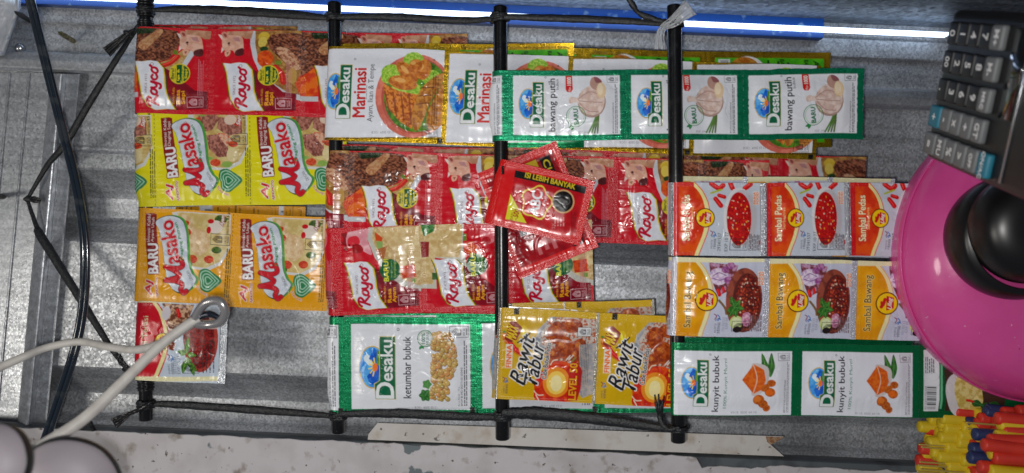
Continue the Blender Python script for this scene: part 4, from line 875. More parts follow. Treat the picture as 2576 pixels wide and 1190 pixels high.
    o, c0 = part(name, a_, b2, True, parent, np.zeros(3))
    part('crimped_seal', 0, a_ + 1, False, o, c0); part('crimped_seal', b2 - 1, ny, False, o, c0)
    return o

# ------------------------------------------------------------------ rods
M_ROD = mat('black_pipe', (13, 13, 15), .26, 0, ((38, 38, 40), 90, .55, .75), (400, .15, .0004), speck=[((70, 70, 72), 700, .70, .74)])
M_TAPE = mat('black_tape', (20, 20, 22), .28, 0, bump=(160, .5, .001))
RODD = [0.0, .022, .044, .066]
ROD_R = .0056
RODS = [((366, -60), (367, 1058)), ((841, 6), (851, 1090)), ((1258, 16), (1264, 1106)), ((1696, 13), (1706, 1113))]
def rod_x(i, y):
    (xa, ya), (xb, yb) = RODS[i]; return xa + (xb - xa) * (y - ya) / (yb - ya)
def ring_path(i, y, turns, pitch, rr, n=20, jitter=.0):
    """Turns of something wound about rod i at picture height y."""
    (xa, ya), (xb, yb) = RODS[i]; ax = (W(xb, yb, RODD[i]) - W(xa, ya, RODD[i])).normalized()
    c = W(rod_x(i, y), y, RODD[i]); e1 = Vector((0, -1, 0)); e2 = ax.cross(e1).normalized()
    return [c + ax * (pitch * (t / n - turns / 2)) + (e1 * math.cos(2 * math.pi * t / n) + e2 * math.sin(2 * math.pi * t / n)) * (rr * (1 + random.uniform(-jitter, jitter))) for t in range(int(turns * n) + 1)]
RODO = []
rod_labels = ['topmost black rod of the rack, ends wound with black tape', 'black rod of the rack carrying the marinade and coriander strips', 'black rod of the rack carrying the garlic and soy sauce sachets', 'lowest black rod of the rack, clear tape on its end']
for i, ((xa, ya), (xb, yb)) in enumerate(RODS):
    a, b = W(xa, ya, RODD[i]), W(xb, yb, RODD[i]); mid = (a + b) / 2; ax = (b - a).normalized(); L_ = (b - a).length
    pts = [a + ax * (L_ * t) for t in (0, .0015, .004, .25, .5, .75, .996, .9985, 1)]
    me = tube_mesh('rod', [p - mid for p in pts], 1, 24)
    rr = [ROD_R * .8, ROD_R * .95, ROD_R, ROD_R, ROD_R, ROD_R, ROD_R, ROD_R * .95, ROD_R * .8]
    me = tube_mesh('rod', [p - mid for p in pts], ROD_R, 24)
    for j, q in enumerate(rr):
        c = pts[j] - mid
        for t in range(24): v = me.vertices[j * 24 + t]; v.co = c + (v.co - c) * (q / ROD_R)
    o = link('hanging_rod', me, M_ROD, None, True); o.location = mid
    tag(o, rod_labels[i], 'rod', 'rods of the sachet rack'); RODO.append(o)
def on_rod(i, name, me, m):
    o = link(name, me, m, None, True); recentre(o); o.parent = RODO[i]; o.location = o.location - RODO[i].location; return o
def sleeve(i, y0, y1, m, seed=0):
    rg = random.Random(seed); n = 26; P = [W(rod_x(i, y), y, RODD[i]) for y in np.linspace(y0, y1, n)]
    rr = [ROD_R + .0003] + [ROD_R + .0010 + .0005 * math.sin(j * .9 + seed) + rg.uniform(-.0002, .0003) for j in range(n - 2)] + [ROD_R + .0003]
    return on_rod(i, 'tape_wrap', tube_mesh('tape_wrap', P, rr, 22, 1, rough=.025), m)
sleeve(0, -30, 16, M_TAPE, 1); sleeve(0, 18, 44, M_TAPE, 2); sleeve(0, 52, 76, M_TAPE, 3); sleeve(0, 953, 982, M_TAPE, 4)

# ------------------------------------------------------------------ strips of sachets
SEED = [11]
def strip(name, label, rod, ymid, ang, sachets, lay, back=False, sp=1.35, group='strips of seasoning sachets', lean=0.0, **kw):
    """sachets: list of (print, x start, x end) in V along the strip, measured where it meets the rod."""
    d = RODD[rod]; xr = rod_x(rod, ymid); rw = ROD_R + .0004 + lay * 1e-3
    k = kd(d + (rw if not back else -rw))
    e = empty(name, W(xr, ymid, d), basis(math.radians(ang)))
    tag(e, label, 'sachet strip', group)
    c = math.cos(math.radians(ang))
    tws = random.uniform(.02, .05) * random.choice((-1, 1))
    for s_ in sachets:
        pk, x0, x1 = s_[:3]; o = dict(kw); o.update(s_[3] if len(s_) > 3 else {}); SEED[0] += 13
        film('sachet', pk, (x0 - xr) / c, (x1 - xr) / c, rw, k, e, sp=o.pop('sp', sp), seed=SEED[0], back=back, lean=lean, tw=tws, last=s_ is sachets[-1], **o)
    return e
ROY = dict(amp=.6, bulge=2.5, mg=(13, 13, 9, 10)); DES = dict(amp=.42, bulge=2.5, mg=(16, 16, 14, 10), mat_='satin'); MAS = dict(amp=.46, bulge=2.4, mg=(10, 12, 9, 9), mat_='satin'); ULE = dict(amp=.42, bulge=2.3, mg=(12, 14, 10, 10))
# on the topmost rod
strip('sachet_strip', 'red beef stock sachets on the topmost rod, above the yellow strip', 0, 180, 1.5, [('royco_a', 316, 538), ('royco_b', 538, 767), ('royco_a', 767, 994), ('royco_b', 994, 1186)], 1.6, **ROY)
strip('sachet_strip', 'red beef stock sachets mostly hidden behind the topmost red strip', 0, 166, .6, [('royco_a', 366, 514), ('royco_b', 514, 737)], .5, back=True, sp=2.2, **ROY)
strip('sachet_strip', 'lemon yellow beef flavour sachets with red lettering on the topmost rod', 0, 404, -.9, [('masako_s', 161, 401), ('masako_s', 401, 641), ('masako_s', 641, 881)], .2, **MAS)
strip('sachet_strip', 'orange yellow chicken flavour sachets with red lettering on the topmost rod', 0, 640, 3.1, [('masako_a', 126, 363), ('masako_a', 363, 601), ('masako_a', 601, 838)], .9, **MAS)
strip('sachet_strip', 'orange yellow sachets turned back side out, peeping above the chicken strip', 0, 628, 1.6, [('masako_back', 430, 668), ('masako_back', 668, 757, dict(mg=(10, 4, 9, 9)))], 1.0, back=True, sp=2.2, **MAS)
strip('sachet_strip', 'single red shrimp paste chilli sachet at the end of the topmost rod', 0, 854, 2.3, [('terasi', 318, 581)], 1.7, **ULE)
# on the second rod
strip('sachet_strip', 'white and gold marinade sachets with a plate of fried chicken', 1, 238, 2.4, [('marinasi', 816, 1129), ('marinasi', 1129, 1441), ('marinasi', 1441, 1752), ('marinasi', 1752, 2063)], 1.0, **DES)
strip('sachet_strip', 'gold and green marinade sachets turned back side out, short strip', 1, 226, .1, [('marinasi_back', 822, 1130), ('marinasi_back', 1130, 1438)], 1.0, back=True, sp=2.0, **DES)
strip('sachet_strip', 'gold and green marinade sachets turned back side out, long strip', 1, 231, .75, [('marinasi_back', 836, 1148), ('marinasi_back', 1148, 1459), ('marinasi_back', 1459, 1771), ('marinasi_back', 1771, 2083)], 2.4, back=True, sp=2.0, **DES)
strip('sachet_strip', 'red beef stock sachets on the second rod, below the marinade strip', 1, 488, 1.4, [('royco_b', 652, 880), ('royco_a', 880, 1102), ('royco_b', 1102, 1328), ('royco_a', 1328, 1546), ('royco_b', 1546, 1772), ('royco_a', 1772, 1934)], .2, **ROY)
strip('sachet_strip', 'red beef stock sachets behind the second rod, edge showing under the marinade', 1, 470, 1.35, [('royco_a', 836, 1058), ('royco_b', 1058, 1286), ('royco_a', 1286, 1508), ('royco_b', 1508, 1732), ('royco_a', 1732, 1950), ('royco_b', 1950, 2173)], .8, back=True, sp=2.2, **ROY)
strip('sachet_strip', 'red chicken stock sachets with a rooster and green badge', 1, 683, -1.9, [('rayam_d', 640, 852), ('rayam_c', 852, 1063), ('rayam_d', 1063, 1281), ('rayam_c', 1281, 1497)], 2.0, amp=.65, bulge=2.1, mg=(13, 13, 12, 10))
strip('sachet_strip', 'red chicken stock sachets hidden behind the rooster strip, lower edge showing', 1, 681, -.2, [('rayam_c', 838, 1050), ('rayam_d', 1050, 1262)], .8, back=True, sp=2.4, **ROY)
strip('sachet_strip', 'green and white ground coriander sachets with a heap of seeds', 1, 917, -.4, [('ketumbar', 540, 872), ('ketumbar', 872, 1203), ('ketumbar', 1203, 1510), ('ketumbar', 1510, 1815)], .2, **DES)
strip('sachet_strip', 'green sachets turned back side out behind the coriander strip', 1, 910, -.5, [('ketumbar_back', 842, 1172), ('ketumbar_back', 1172, 1400)], .8, back=True, sp=2.6, **DES)
# on the third rod
strip('sachet_strip', 'green and white garlic powder sachets priced 1000', 2, 269, -.25, [('garlic', 980, 1278), ('garlic', 1278, 1575), ('garlic', 1575, 1870), ('garlic', 1870, 2172, dict(ragged=2.0))], .6, **DES)
strip('sachet_strip', 'green sachet strip behind the garlic powder, lower edge showing', 2, 279, .1, [('green_back', 1262, 1468, dict(mg=(10, 10, 8, 8)))], .8, back=True, sp=2.4, **DES)
strip('soy_sauce_sachet', 'red sweet soy sauce sachet with a black band, hanging askew in front', 2, 486, 13.6, [('kecap', 1231, 1477)], 2.4, group='soy sauce sachets', amp=.20, bulge=2.2, mg=(22, 16, 13, 13), lean=.03)
strip('soy_sauce_sachet', 'red soy sauce sachet turned back side out, tilted behind the front one', 2, 566, -22.0, [('kecap_back', 1254, 1452)], .6, back=True, group='soy sauce sachets', amp=.6, bulge=2.0, mg=(12, 12, 16, 16))
strip('sachet_strip', 'mustard yellow chilli powder sachets with black brush lettering', 2, 886, 2.8, [('rawit', 1009, 1256), ('rawit', 1256, 1503), ('rawit', 1503, 1750)], .3, amp=.42, bulge=2.3, mg=(9, 13, 20, 6))
strip('sachet_strip', 'mustard yellow chilli powder sachets behind the brush lettered strip', 2, 882, -1.6, [('rawit', 1262, 1424), ('rawit', 1424, 1648)], .8, back=True, sp=2.0, amp=.4, bulge=1.4, mg=(9, 13, 20, 6))
# on the lowest rod
strip('sachet_strip', 'red and orange hot chilli paste sachets on the lowest rod', 3, 551, .2, [('pedas', 1464, 1690), ('pedas', 1690, 1925), ('pedas', 1925, 2136), ('pedas', 2136, 2350)], .2, **ULE)
strip('sachet_strip', 'cream edged chilli paste sachets behind the red and orange strip', 3, 541, .7, [('bawang', 1704, 1884), ('bawang', 1884, 2098), ('bawang', 2098, 2252)], 1.0, back=True, sp=2.2, **ULE)
strip('sachet_strip', 'yellow shallot chilli paste sachets on the lowest rod', 3, 744, 1.1, [('bawang', 1468, 1697), ('bawang', 1697, 1930), ('bawang', 1930, 2150), ('bawang', 2150, 2380)], 1.0, **ULE)
strip('sachet_strip', 'green and white turmeric powder sachets on the lowest rod', 3, 950, .5, [('kunyit', 1682, 2004), ('kunyit', 2004, 2307), ('kunyit_back', 2307, 2607)], .5, **DES)
strip('sachet_strip', 'green sachets behind the turmeric powder strip, upper edge showing', 3, 941, .4, [('green_back', 1702, 2000), ('green_back', 2000, 2300)], 1.2, back=True, sp=2.6, **dict(DES))

# ------------------------------------------------------------------ twine that ties the rods together
M_TW = mat('black_raffia', (24, 25, 28), .42, 0, ((48, 50, 54), 500, .45, .7), (700, .6, .0012))
def wp(pts): return [W(*p) for p in pts]
def line_thing(name, label, cat, pts, rad, m, group=None, seg=12, flat=1.0, rough=0.0, n=10, twist=0.0):
    P = [Vector(v) for v in catmull([tuple(p) for p in wp(pts)], n)]
    o = link(name, tube_mesh(name, P, rad, seg, flat, rough=rough, twist=twist), m, None, True); recentre(o)
    if label: tag(o, label, cat, group)
    return o
def sub(parent, o): o.parent = parent; o.location = o.location - parent.location; return o
def knot(parent, i, y, turns=3, pitch=.0016, r=.0013):
    k_ = link('knot', tube_mesh('knot', ring_path(i, y, turns, pitch, ROD_R + r * .8, 18, .12), [r * random.uniform(.8, 1.3) for _ in range(9)], 8, .7, rough=.15), M_TW, None, True)
    recentre(k_); return sub(parent, k_)
def blob(name, m, parent, v, d, r, sx_=1.0):
    bm = bmesh.new(); bmesh.ops.create_icosphere(bm, subdivisions=3, radius=r)
    c = W(v[0], v[1], d); rg = random.Random(int(v[0] * 7 + v[1]))
    off = [Vector((rg.uniform(-1, 1), rg.uniform(-1, 1), rg.uniform(-1, 1))) for _ in range(5)]
    for q in bm.verts:
        n_ = q.co.normalized(); q.co = q.co * (1 + .22 * sum(math.sin(4 * n_.dot(o_) + j) for j, o_ in enumerate(off)) / 2); q.co.z *= sx_; q.co += c
    o = link(name, bm_mesh(name, bm), m, None, True); recentre(o); return sub(parent, o)
D1, D2, D3, D4 = RODD
T = [('black twine tying the two topmost rods at the light bar end', [(384, 25, D1 + .004), (480, 23, D1 + .006), (640, 30, .013), (760, 39, D2), (838, 46, D2 + .003)], [.0012, .0026, .0030, .0026, .0013], 0, 26, 1, 46),
     ('black twine tying the marinade rod to the garlic rod at the light bar end', [(848, 42, D2 + .006), (990, 42, .030), (1150, 51, .036), (1252, 47, D3 + .003)], [.0016, .0023, .0022, .0016], 1, 44, 2, 48),
     ('black twine tying the garlic rod to the lowest rod at the light bar end', [(1262, 42, D3 + .006), (1440, 47, .050), (1590, 54, .056), (1692, 62, D4 + .002)], [.0017, .0024, .0020, .0014], 2, 44, 3, 62),
     ('black twine tying the two topmost rods at the white beam end', [(384, 1018, D1 + .004), (430, 1017, D1 + .006), (640, 1031, .012), (846, 1047, D2 + .002)], [.0012, .0024, .0028, .0016], 0, 1018, 1, 1048),
     ('black twine tying the coriander rod to the chilli powder rod at the beam end', [(852, 1042, D2 + .006), (1000, 1040, .030), (1160, 1048, .038), (1256, 1050, D3 + .003)], [.0018, .0030, .0026, .0018], 1, 1042, 2, 1050),
     ('black twine tying the chilli powder rod to the lowest rod at the beam end', [(1262, 1040, D3 + .006), (1350, 1040, .048), (1520, 1056, .056), (1640, 1074, .060), (1702, 1080, D4 + .003)], [.0026, .0040, .0034, .0024, .0016], 2, 1046, 3, 1078)]
for lab, pts, rad, i0, y0, i1, y1 in T:
    o = line_thing('tying_twine', lab, 'twine', pts, [1.35 * r_ for r_ in rad], M_TW, 'twine between the rods', 12, .55, .08, 14, .05)
    knot(o, i0, y0, 3); knot(o, i1, y1, 2.5)
hang = line_thing('hanging_twine', 'black twine from both ends of the topmost rod up to a hook on the post', 'twine',
                  [(352, 66, D1 + .006), (336, 82, .002), (238, 237, -.012), (165, 360, -.022), (120, 415, -.030), (72, 496, -.040), (70, 505, -.040), (92, 570, -.034), (104, 596, -.030), (210, 765, -.014), (290, 890, -.002), (356, 962, D1 + .006)],
                  [.0018, .0022, .0033, .0033, .0026, .0016, .0016, .0022, .0042, .0036, .0024, .0020], M_TW, None, 12, .6, .05, 14)
blob('knot', M_TW, hang, (326, 86), .004, .0034, 1.3); blob('knot', M_TW, hang, (70, 500), -.039, .0028, 1.2); blob('knot', M_TW, hang, (322, 930), .002, .0032, 1.4)

def ribbon(name, pts, widths, m, parent=None, label=None, cat=None, crump=.0006, nw=8, seed=1, n=10):
    """Flat crumpled piece of tape: pts (vx, vy, d) along its middle, widths in V across it in the picture."""
    C = catmull(pts, n); wd = np.interp(np.linspace(0, 1, len(C)), np.linspace(0, 1, len(widths)), widths); rg = np.random.default_rng(seed); vs, fs = [], []
    fold = rg.normal(size=(nw,))
    for i, c in enumerate(C):
        t = C[min(i + 1, len(C) - 1)] - C[max(i - 1, 0)]; n_ = np.array([-t[1], t[0]]); n_ /= max(np.hypot(*n_), 1e-6)
        for j in range(nw):
            u = j / (nw - 1) - .5; vs.append(W(c[0] + n_[0] * u * wd[i], c[1] + n_[1] * u * wd[i], c[2] + crump * (fold[j] + .5 * rg.normal()) * min(1, wd[i] / 12)))
    for i in range(len(C) - 1):
        for j in range(nw - 1): a = i * nw + j; fs.append((a, a + 1, a + nw + 1, a + nw))
    me = pydata(name, vs, fs); o = link(name, me, m, None, True); recentre(o)
    so = o.modifiers.new('thick', 'SOLIDIFY'); so.thickness = .00025
    if parent: sub(parent, o)
    elif label: tag(o, label, cat)
    return o
M_TAPE2 = mat('black_tape_tail', (22, 22, 25), .3, 0, bump=(260, .5, .001))
ribbon('tape_tail', [(336, 74, .006), (318, 88, .008), (300, 104, .008), (268, 132, .004)], [6, 14, 20, 30], M_TAPE2, hang, crump=.0008)
ribbon('tape_tail', [(74, 500, -.038), (86, 502, -.036), (103, 506, -.036)], [10, 18, 10], M_TAPE2, hang)
ribbon('tape_tail', [(318, 925, .004), (306, 912, .005), (296, 892, .004)], [8, 16, 14], M_TAPE2, hang)
kn = line_thing('knotted_tail', 'twisted loose tape end knotted round the topmost rod at the beam end', 'tape', [(380, 1012, .008), (362, 1024, .009), (345, 1033, .008), (322, 1042, .006)], [.0016, .0022, .0018, .0016], M_TAPE2, None, 10, .8, .2)
ribbon('tape_tail', [(326, 1040, .006), (308, 1052, .006), (286, 1066, .004)], [10, 20, 28], M_TAPE2, kn, crump=.001); knot(kn, 0, 1012, 2)
fr = line_thing('frayed_twine', 'frayed bunch of black twine ends tied to the lowest rod', 'twine', [(1700, 1078, D4 + .007), (1680, 1080, D4 + .006), (1664, 1062, D4 + .004), (1660, 1044, D4 + .004)], [.0018, .0020, .0022, .0020], M_TW, None, 10, .8, .2)
for q in range(9):
    a = random.uniform(-12, 12); o = line_thing('strand', None, None, [(1660 + a * .2, 1048, D4 + .004), (1660 + a * .7, 1025, D4 + .006 + .001 * random.random()), (1662 + a * 1.3, 990 + random.uniform(0, 22), D4 + .004)], [.0009, .0010, .0005], M_TW, None, 6, .5, .1); sub(fr, o)
br = line_thing('twisted_twine', 'short twist of black twine leading off the lowest rod past the light bar', 'twine', [(1572, -20, .070), (1590, 10, .068), (1604, 30, .066), (1626, 42, .066), (1640, 46, .067), (1660, 52, .068), (1690, 58, D4 + .007)], [.0014, .0024, .0017, .0028, .0020, .0022, .0016], M_TW, None, 10, .8, .25, 6)
M_CLEAR = mat('clear_tape', (225, 228, 232), .16, 0, trans=.45, bump=(150, .7, .002), spec=.8)
ct = ribbon('clear_tape', [(1738, 18, D4 + .010), (1716, 36, D4 + .010), (1692, 56, D4 + .0085), (1668, 70, D4 + .007), (1660, 94, D4 + .006), (1660, 124, D4 + .006)], [46, 34, 26, 16, 22, 30], M_CLEAR, None, 'crumpled clear tape stuck across the end of the lowest rod', 'tape', crump=.0016, nw=14, seed=5, n=8)

hk = line_thing('wire_hook', 'stub of black wire bent over the top of the white beam', 'wire', [(206, 1048, -.03), (218, 1052, -.028), (230, 1072, -.03), (242, 1094, -.04)], .0021, M_TW)
# ------------------------------------------------------------------ cables
M_WIRE = mat('tinted_clear_cable', (26, 36, 48), .14, 0, ((52, 58, 64), 90, .5, .62), None, .6)
cab = empty('twin_cable', W(190, 560, .05))
cpts = [(62, -40, .05), (78, 10, .05), (98, 90, .05), (134, 235, .05), (158, 330, .05), (186, 440, .05), (205, 540, .05), (214, 630, .05), (210, 760, .05), (190, 872, .05), (150, 1000, .045), (106, 1130, .04)]
for dx, m_ in ((-5.6, M_WIRE), (5.6, M_WIRE)):
    q = [(x + dx, y + dx * .2, d) for x, y, d in cpts]
    o = line_thing('cable_core', None, None, q, .0021, m_, None, 12, 1, 0, 12); sub(cab, o)
tag(cab, 'dark see-through twin cable hanging down beside the post', 'cable')

M_WC = mat('white_cable', (202, 198, 192), .5, 0, ((184, 178, 172), 120, .4, .7))
wc = line_thing('white_cable', 'thick white cable running through a ring in front of the sachets', 'cable',
                [(-90, 1230, 0.255), (0, 1185, 0.245), (110, 1120, 0.225), (215, 1050, 0.210), (310, 960, 0.195), (400, 872, 0.180), (470, 818, 0.170), (500, 800, 0.167)], [.0042, .0041, .0037, .0035, .0032, .0031, .0030], M_WC, None, 16, 1, 0, 12)
w2 = line_thing('cable_tail', None, None, [(500, 800, 0.167), (440, 842, 0.160), (395, 868, 0.145), (340, 880, 0.135), (270, 872, 0.125), (200, 860, 0.115), (120, 874, 0.115), (50, 902, 0.125), (-60, 950, 0.135)], [.0030, .0030, .0028, .0027, .0027, .0028, .0029], M_WC, None, 16, 1, 0, 12); sub(wc, w2)
M_PEARL = mat('pearly_ring', (150, 148, 150), .22, .5, coat=.6)
ringp = catmull([(492, 812, 0.167), (500, 782, 0.170), (522, 760, 0.173), (552, 758, 0.174), (566, 782, 0.173), (556, 808, 0.170), (526, 816, 0.167)], 8, True)
rg_ = link('ring', tube_mesh('ring', [W(*p) for p in ringp], .0029, 12, 1, True), M_PEARL, None, True); recentre(rg_); sub(wc, rg_)
o = line_thing('clip', None, None, [(498, 800, 0.168), (526, 790, 0.169), (552, 800, 0.169)], [.0016, .0024, .0016], mat('dark_clip', (34, 40, 52), .25, .4), None, 10); sub(wc, o)

# ------------------------------------------------------------------ screws and the plastic bag corner
M_BRASS = mat('yellow_zinc', (150, 136, 84), .35, .8, ((84, 80, 60), 300, .4, .6)); M_STEEL = mat('bright_steel', (176, 178, 182), .25, .9); M_DSTEEL = mat('dark_steel', (70, 68, 66), .45, .6)
def screw(label, v0, v1, r, m, head=False):
    a, b = W(*v0), W(*v1); ax = (b - a); L_ = ax.length; P = [a + ax * t for t in np.linspace(0, 1, 15)]
    rr = [r * (1.12 if i % 2 else .9) for i in range(11)] + [r * .9, r * .8, r * .45, r * .1]
    o = link('screw', tube_mesh('screw', P, rr, 12, 1, rough=.03), m, None, True); recentre(o); tag(o, label, 'screw', 'screws in the wall')
    if head:
        hb = link('screw_head', tube_mesh('screw_head', [a - ax * .15, a - ax * .12, a, a + ax * .1, a + ax * .14], [r * .6, r * 2, r * 2.7, r * 2.9, r * .2], 20), m, None, True); recentre(hb); sub(o, hb)
    return o
screw('brass coloured self-drilling screw tip poking out of the sheet', (186, 104, -.064), (146, 80, -.030), .0022, M_BRASS)
screw('bright steel pan head screw under the plastic bag corner', (50, 121, -.052), (56, 124, -.068), .0016, M_STEEL, True)
screw('dark bolt tip poking out beside the dark twin cable', (78, 54, -.060), (36, 28, -.022), .0022, M_DSTEEL)
screw('dark screw tip poking out of the flat sheet beside the hook', (-8, 494, -.058), (14, 496, -.036), .0022, M_DSTEEL)
M_BAG = mat('milky_plastic', (214, 218, 226), .22, 0, trans=.25, bump=(60, .6, .003), spec=.7)
NXB, NYB = 26, 40; vs, fs = [], []; nb = vnoise(NYB, NXB, 6, 77, 3)
for j in range(NYB):
    y = -30 + 170 * j / (NYB - 1); xr_ = 52 - 0.0 * y if y < 20 else 54 - (y - 20) * .34
    for i in range(NXB):
        x = -70 + (xr_ + 70) * i / (NXB - 1); e = max(0, (x - (xr_ - 20)) / 20)
        vs.append(W(x, y, -.046 + .014 * (nb[j, i] - .5) + .010 * math.sin(e * 3.1)))
for j in range(NYB - 1):
    for i in range(NXB - 1): a = j * NXB + i; fs.append((a, a + 1, a + NXB + 1, a + NXB))
o = link('plastic_bag', pydata('plastic_bag', vs, fs), M_BAG, None, True); recentre(o); o.modifiers.new('t', 'SOLIDIFY').thickness = .0002
tag(o, 'corner of a milky plastic bag tucked against the wall above the rail', 'plastic bag')

# ------------------------------------------------------------------ pink basin, black bowl
def lathe(name, prof, seg=72):
    """prof: (radius, height) pairs turned about local z."""
    vs, fs = [], []; n = len(prof)
    for j in range(seg):
        a = 2 * math.pi * j / seg
        for r, z in prof: vs.append((r * math.cos(a), r * math.sin(a), z))
    for j in range(seg):
        k_ = (j + 1) % seg
        for i in range(n - 1): fs.append((j * n + i, k_ * n + i, k_ * n + i + 1, j * n + i + 1))
    me = pydata(name, vs, fs); bm = bmesh.new(); bm.from_mesh(me); bmesh.ops.remove_doubles(bm, verts=bm.verts[:], dist=1e-6); bmesh.ops.recalc_face_normals(bm, faces=bm.faces[:]); bm.to_mesh(me); bm.free(); return me
def smooth_prof(p, n=8): return [tuple(v) for v in catmull(p, n)]
M_PINK = mat('pink_plastic', (224, 84, 158), .36, 0, ((214, 74, 148), 20, .4, .7), (85, .22, .0012), .45, speck=[((160, 40, 100), 130, .72, .75), ((240, 200, 225), 210, .70, .735), ((206, 66, 140), 6, .45, .6)])  # the palest specks are small glints painted into the base colour
pc = W(2632, 640, .085); pk_ = kd(.13)
RP = 398 * kd(.12)
basin = empty('pink_basin', pc, Matrix(((1, 0, 0), (0, 0, -1), (0, 1, 0))) @ Matrix.Rotation(math.radians(4), 3, 'X'))
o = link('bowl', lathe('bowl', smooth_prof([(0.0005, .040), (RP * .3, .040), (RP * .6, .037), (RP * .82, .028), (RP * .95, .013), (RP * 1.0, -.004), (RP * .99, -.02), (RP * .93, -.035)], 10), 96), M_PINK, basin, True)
o.scale = (1.0, .99, 1)
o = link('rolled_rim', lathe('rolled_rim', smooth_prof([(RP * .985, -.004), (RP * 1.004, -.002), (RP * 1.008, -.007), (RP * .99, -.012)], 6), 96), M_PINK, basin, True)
tag(basin, 'big bright pink plastic basin turned bottom out below the rack', 'basin')
M_BB = mat('black_gloss', (17, 15, 17), .33, 0, bump=(14, .05, .002))
bc = W(2552, 575, .135)
Rb = 166 * kd(.16)
bowl = empty('black_bowl', bc, Matrix(((1, 0, 0), (0, 0, -1), (0, 1, 0))) @ Matrix.Rotation(math.radians(-6), 3, 'X'))
link('bowl_body', lathe('bowl_body', smooth_prof([(.0005, .040), (Rb * .45, .039), (Rb * .72, .033), (Rb * .84, .022), (Rb * .86, .014)], 10), 72), M_BB, bowl, True)
fl_ = link('foot_flange', lathe('foot_flange', smooth_prof([(Rb * .80, .016), (Rb * .90, .013), (Rb * .985, .004), (Rb * .99, -.006), (Rb * .94, -.014)], 10), 72), M_BB, bowl, True)
fl_.location = (-.006, 0.0, 0)
tag(bowl, 'glossy black rounded bowl lying on the pink basin', 'bowl')

# ------------------------------------------------------------------ calculator
q2 = lambda x, y: ((3400 + x * .588) / 1.5528, y * .588 / 1.5528)
k0 = W(*q2(560, 220), .189); kR = W(*q2(860, 250), .240)
lo_, hi_ = .12, .22
for _ in range(40):                 # depth of the far column for which the two key directions are square
    md = (lo_ + hi_) / 2
    if (W(*q2(415, 955), md) - k0).dot(kR - k0) > 0: hi_ = md
    else: lo_ = md
ec = W(*q2(415, 955), md) - k0; pc_ = ec.length / 4; ec.normalize()
er = kR - k0; pr_ = er.length / 4; er.normalize(); en = ec.cross(er); en.normalize()
calc = empty('calculator', k0, Matrix((ec, er, en)).transposed())
M_CB = mat('black_case', (10, 10, 11), .42, 0, bump=(900, .2, .0003)); M_KD = mat('black_keys', (20, 21, 25), .5); M_KG = mat('grey_keys', (104, 106, 108), .5); M_KB = mat('teal_keys', (34, 112, 134), .5); M_INK = mat('white_ink', (226, 226, 226), .5); M_GLS = mat('display_glass', (10, 14, 14), .06, 0, coat=1)
W0, W1, H0, H1 = -.80 * pc_, 4.62 * pc_, -.85 * pr_, 9.5 * pr_
def calc_box(name, x0, x1, y0, y1, z0, z1, m, bev, parent=calc, seg=3):
    bm = box_bm((x1 - x0, y1 - y0, z1 - z0), (0, 0, 0), bev, seg); o = link(name, bm_mesh(name, bm), m, parent, True); o.location = ((x0 + x1) / 2, (y0 + y1) / 2, (z0 + z1) / 2); return o
calc_box('case', W0, W1, H0, H1, -.016, -.0015, M_CB, .006)
calc_box('silver_trim', W0 + .004, W1 - .004, 6.15 * pr_, 6.28 * pr_, -.0016, -.0006, M_STEEL, .0002, seg=1)
calc_box('display_window', W0 + .008, W0 + .6 * (W1 - W0), 5.0 * pr_, 6.0 * pr_, -.0018, -.0008, M_GLS, .0003, seg=1)
def inked(parent, s_, size, z):
    cu = bpy.data.curves.new('digit', 'FONT'); cu.body = s_; cu.size = size; cu.align_x = 'CENTER'; cu.align_y = 'CENTER'; cu.offset = size * .012; cu.extrude = .00008; cu.resolution_u = 3
    ob = bpy.data.objects.new('t', cu); COL.objects.link(ob); me = bpy.data.meshes.new_from_object(ob.evaluated_get(bpy.context.evaluated_depsgraph_get())); bpy.data.objects.remove(ob); bpy.data.curves.remove(cu)
    o = link('key_print', me, M_INK, parent); o.location = (0, 0, z); return o
rows = [['0', '1', '4', '7', 'M+'], ['00', '2', '5', '8', 'M-'], ['.', '3', '6', '9', 'MRC'], ['+', '-', 'x', '÷', 'GT'], ['=', 'MU', '%', '▶', 'OFF', 'ON/AC']]
for ci, colk in enumerate(rows):
    for ri, t in enumerate(colk):
        big = t in '+=' and ci >= 3; m = M_KB if t in ('+', 'ON/AC') else (M_KG if (ri >= 4 or ci >= 3) else M_KD)
        xw, yw = pc_ * .80, pr_ * (.86 if not big else 1.05); x, y = ci * pc_, ri * pr_ - (.12 * pr_ if big else 0)
        hz = .0022 if m is not M_KD else .0014
        kb = calc_box('key', x - xw / 2, x + xw / 2, y - yw / 2, y + yw / 2, -.002, hz, m, .0016, seg=2)
        if t not in '▶': inked(kb, t, .0085 if len(t) == 1 else (.0068 if len(t) == 2 else .0048), (hz + .002) / 2 + .00012)
        else: inked(kb, '>', .008, (hz + .002) / 2 + .00012)
tag(calc, 'black pocket calculator with grey and teal keys propped on the black bowl', 'calculator')

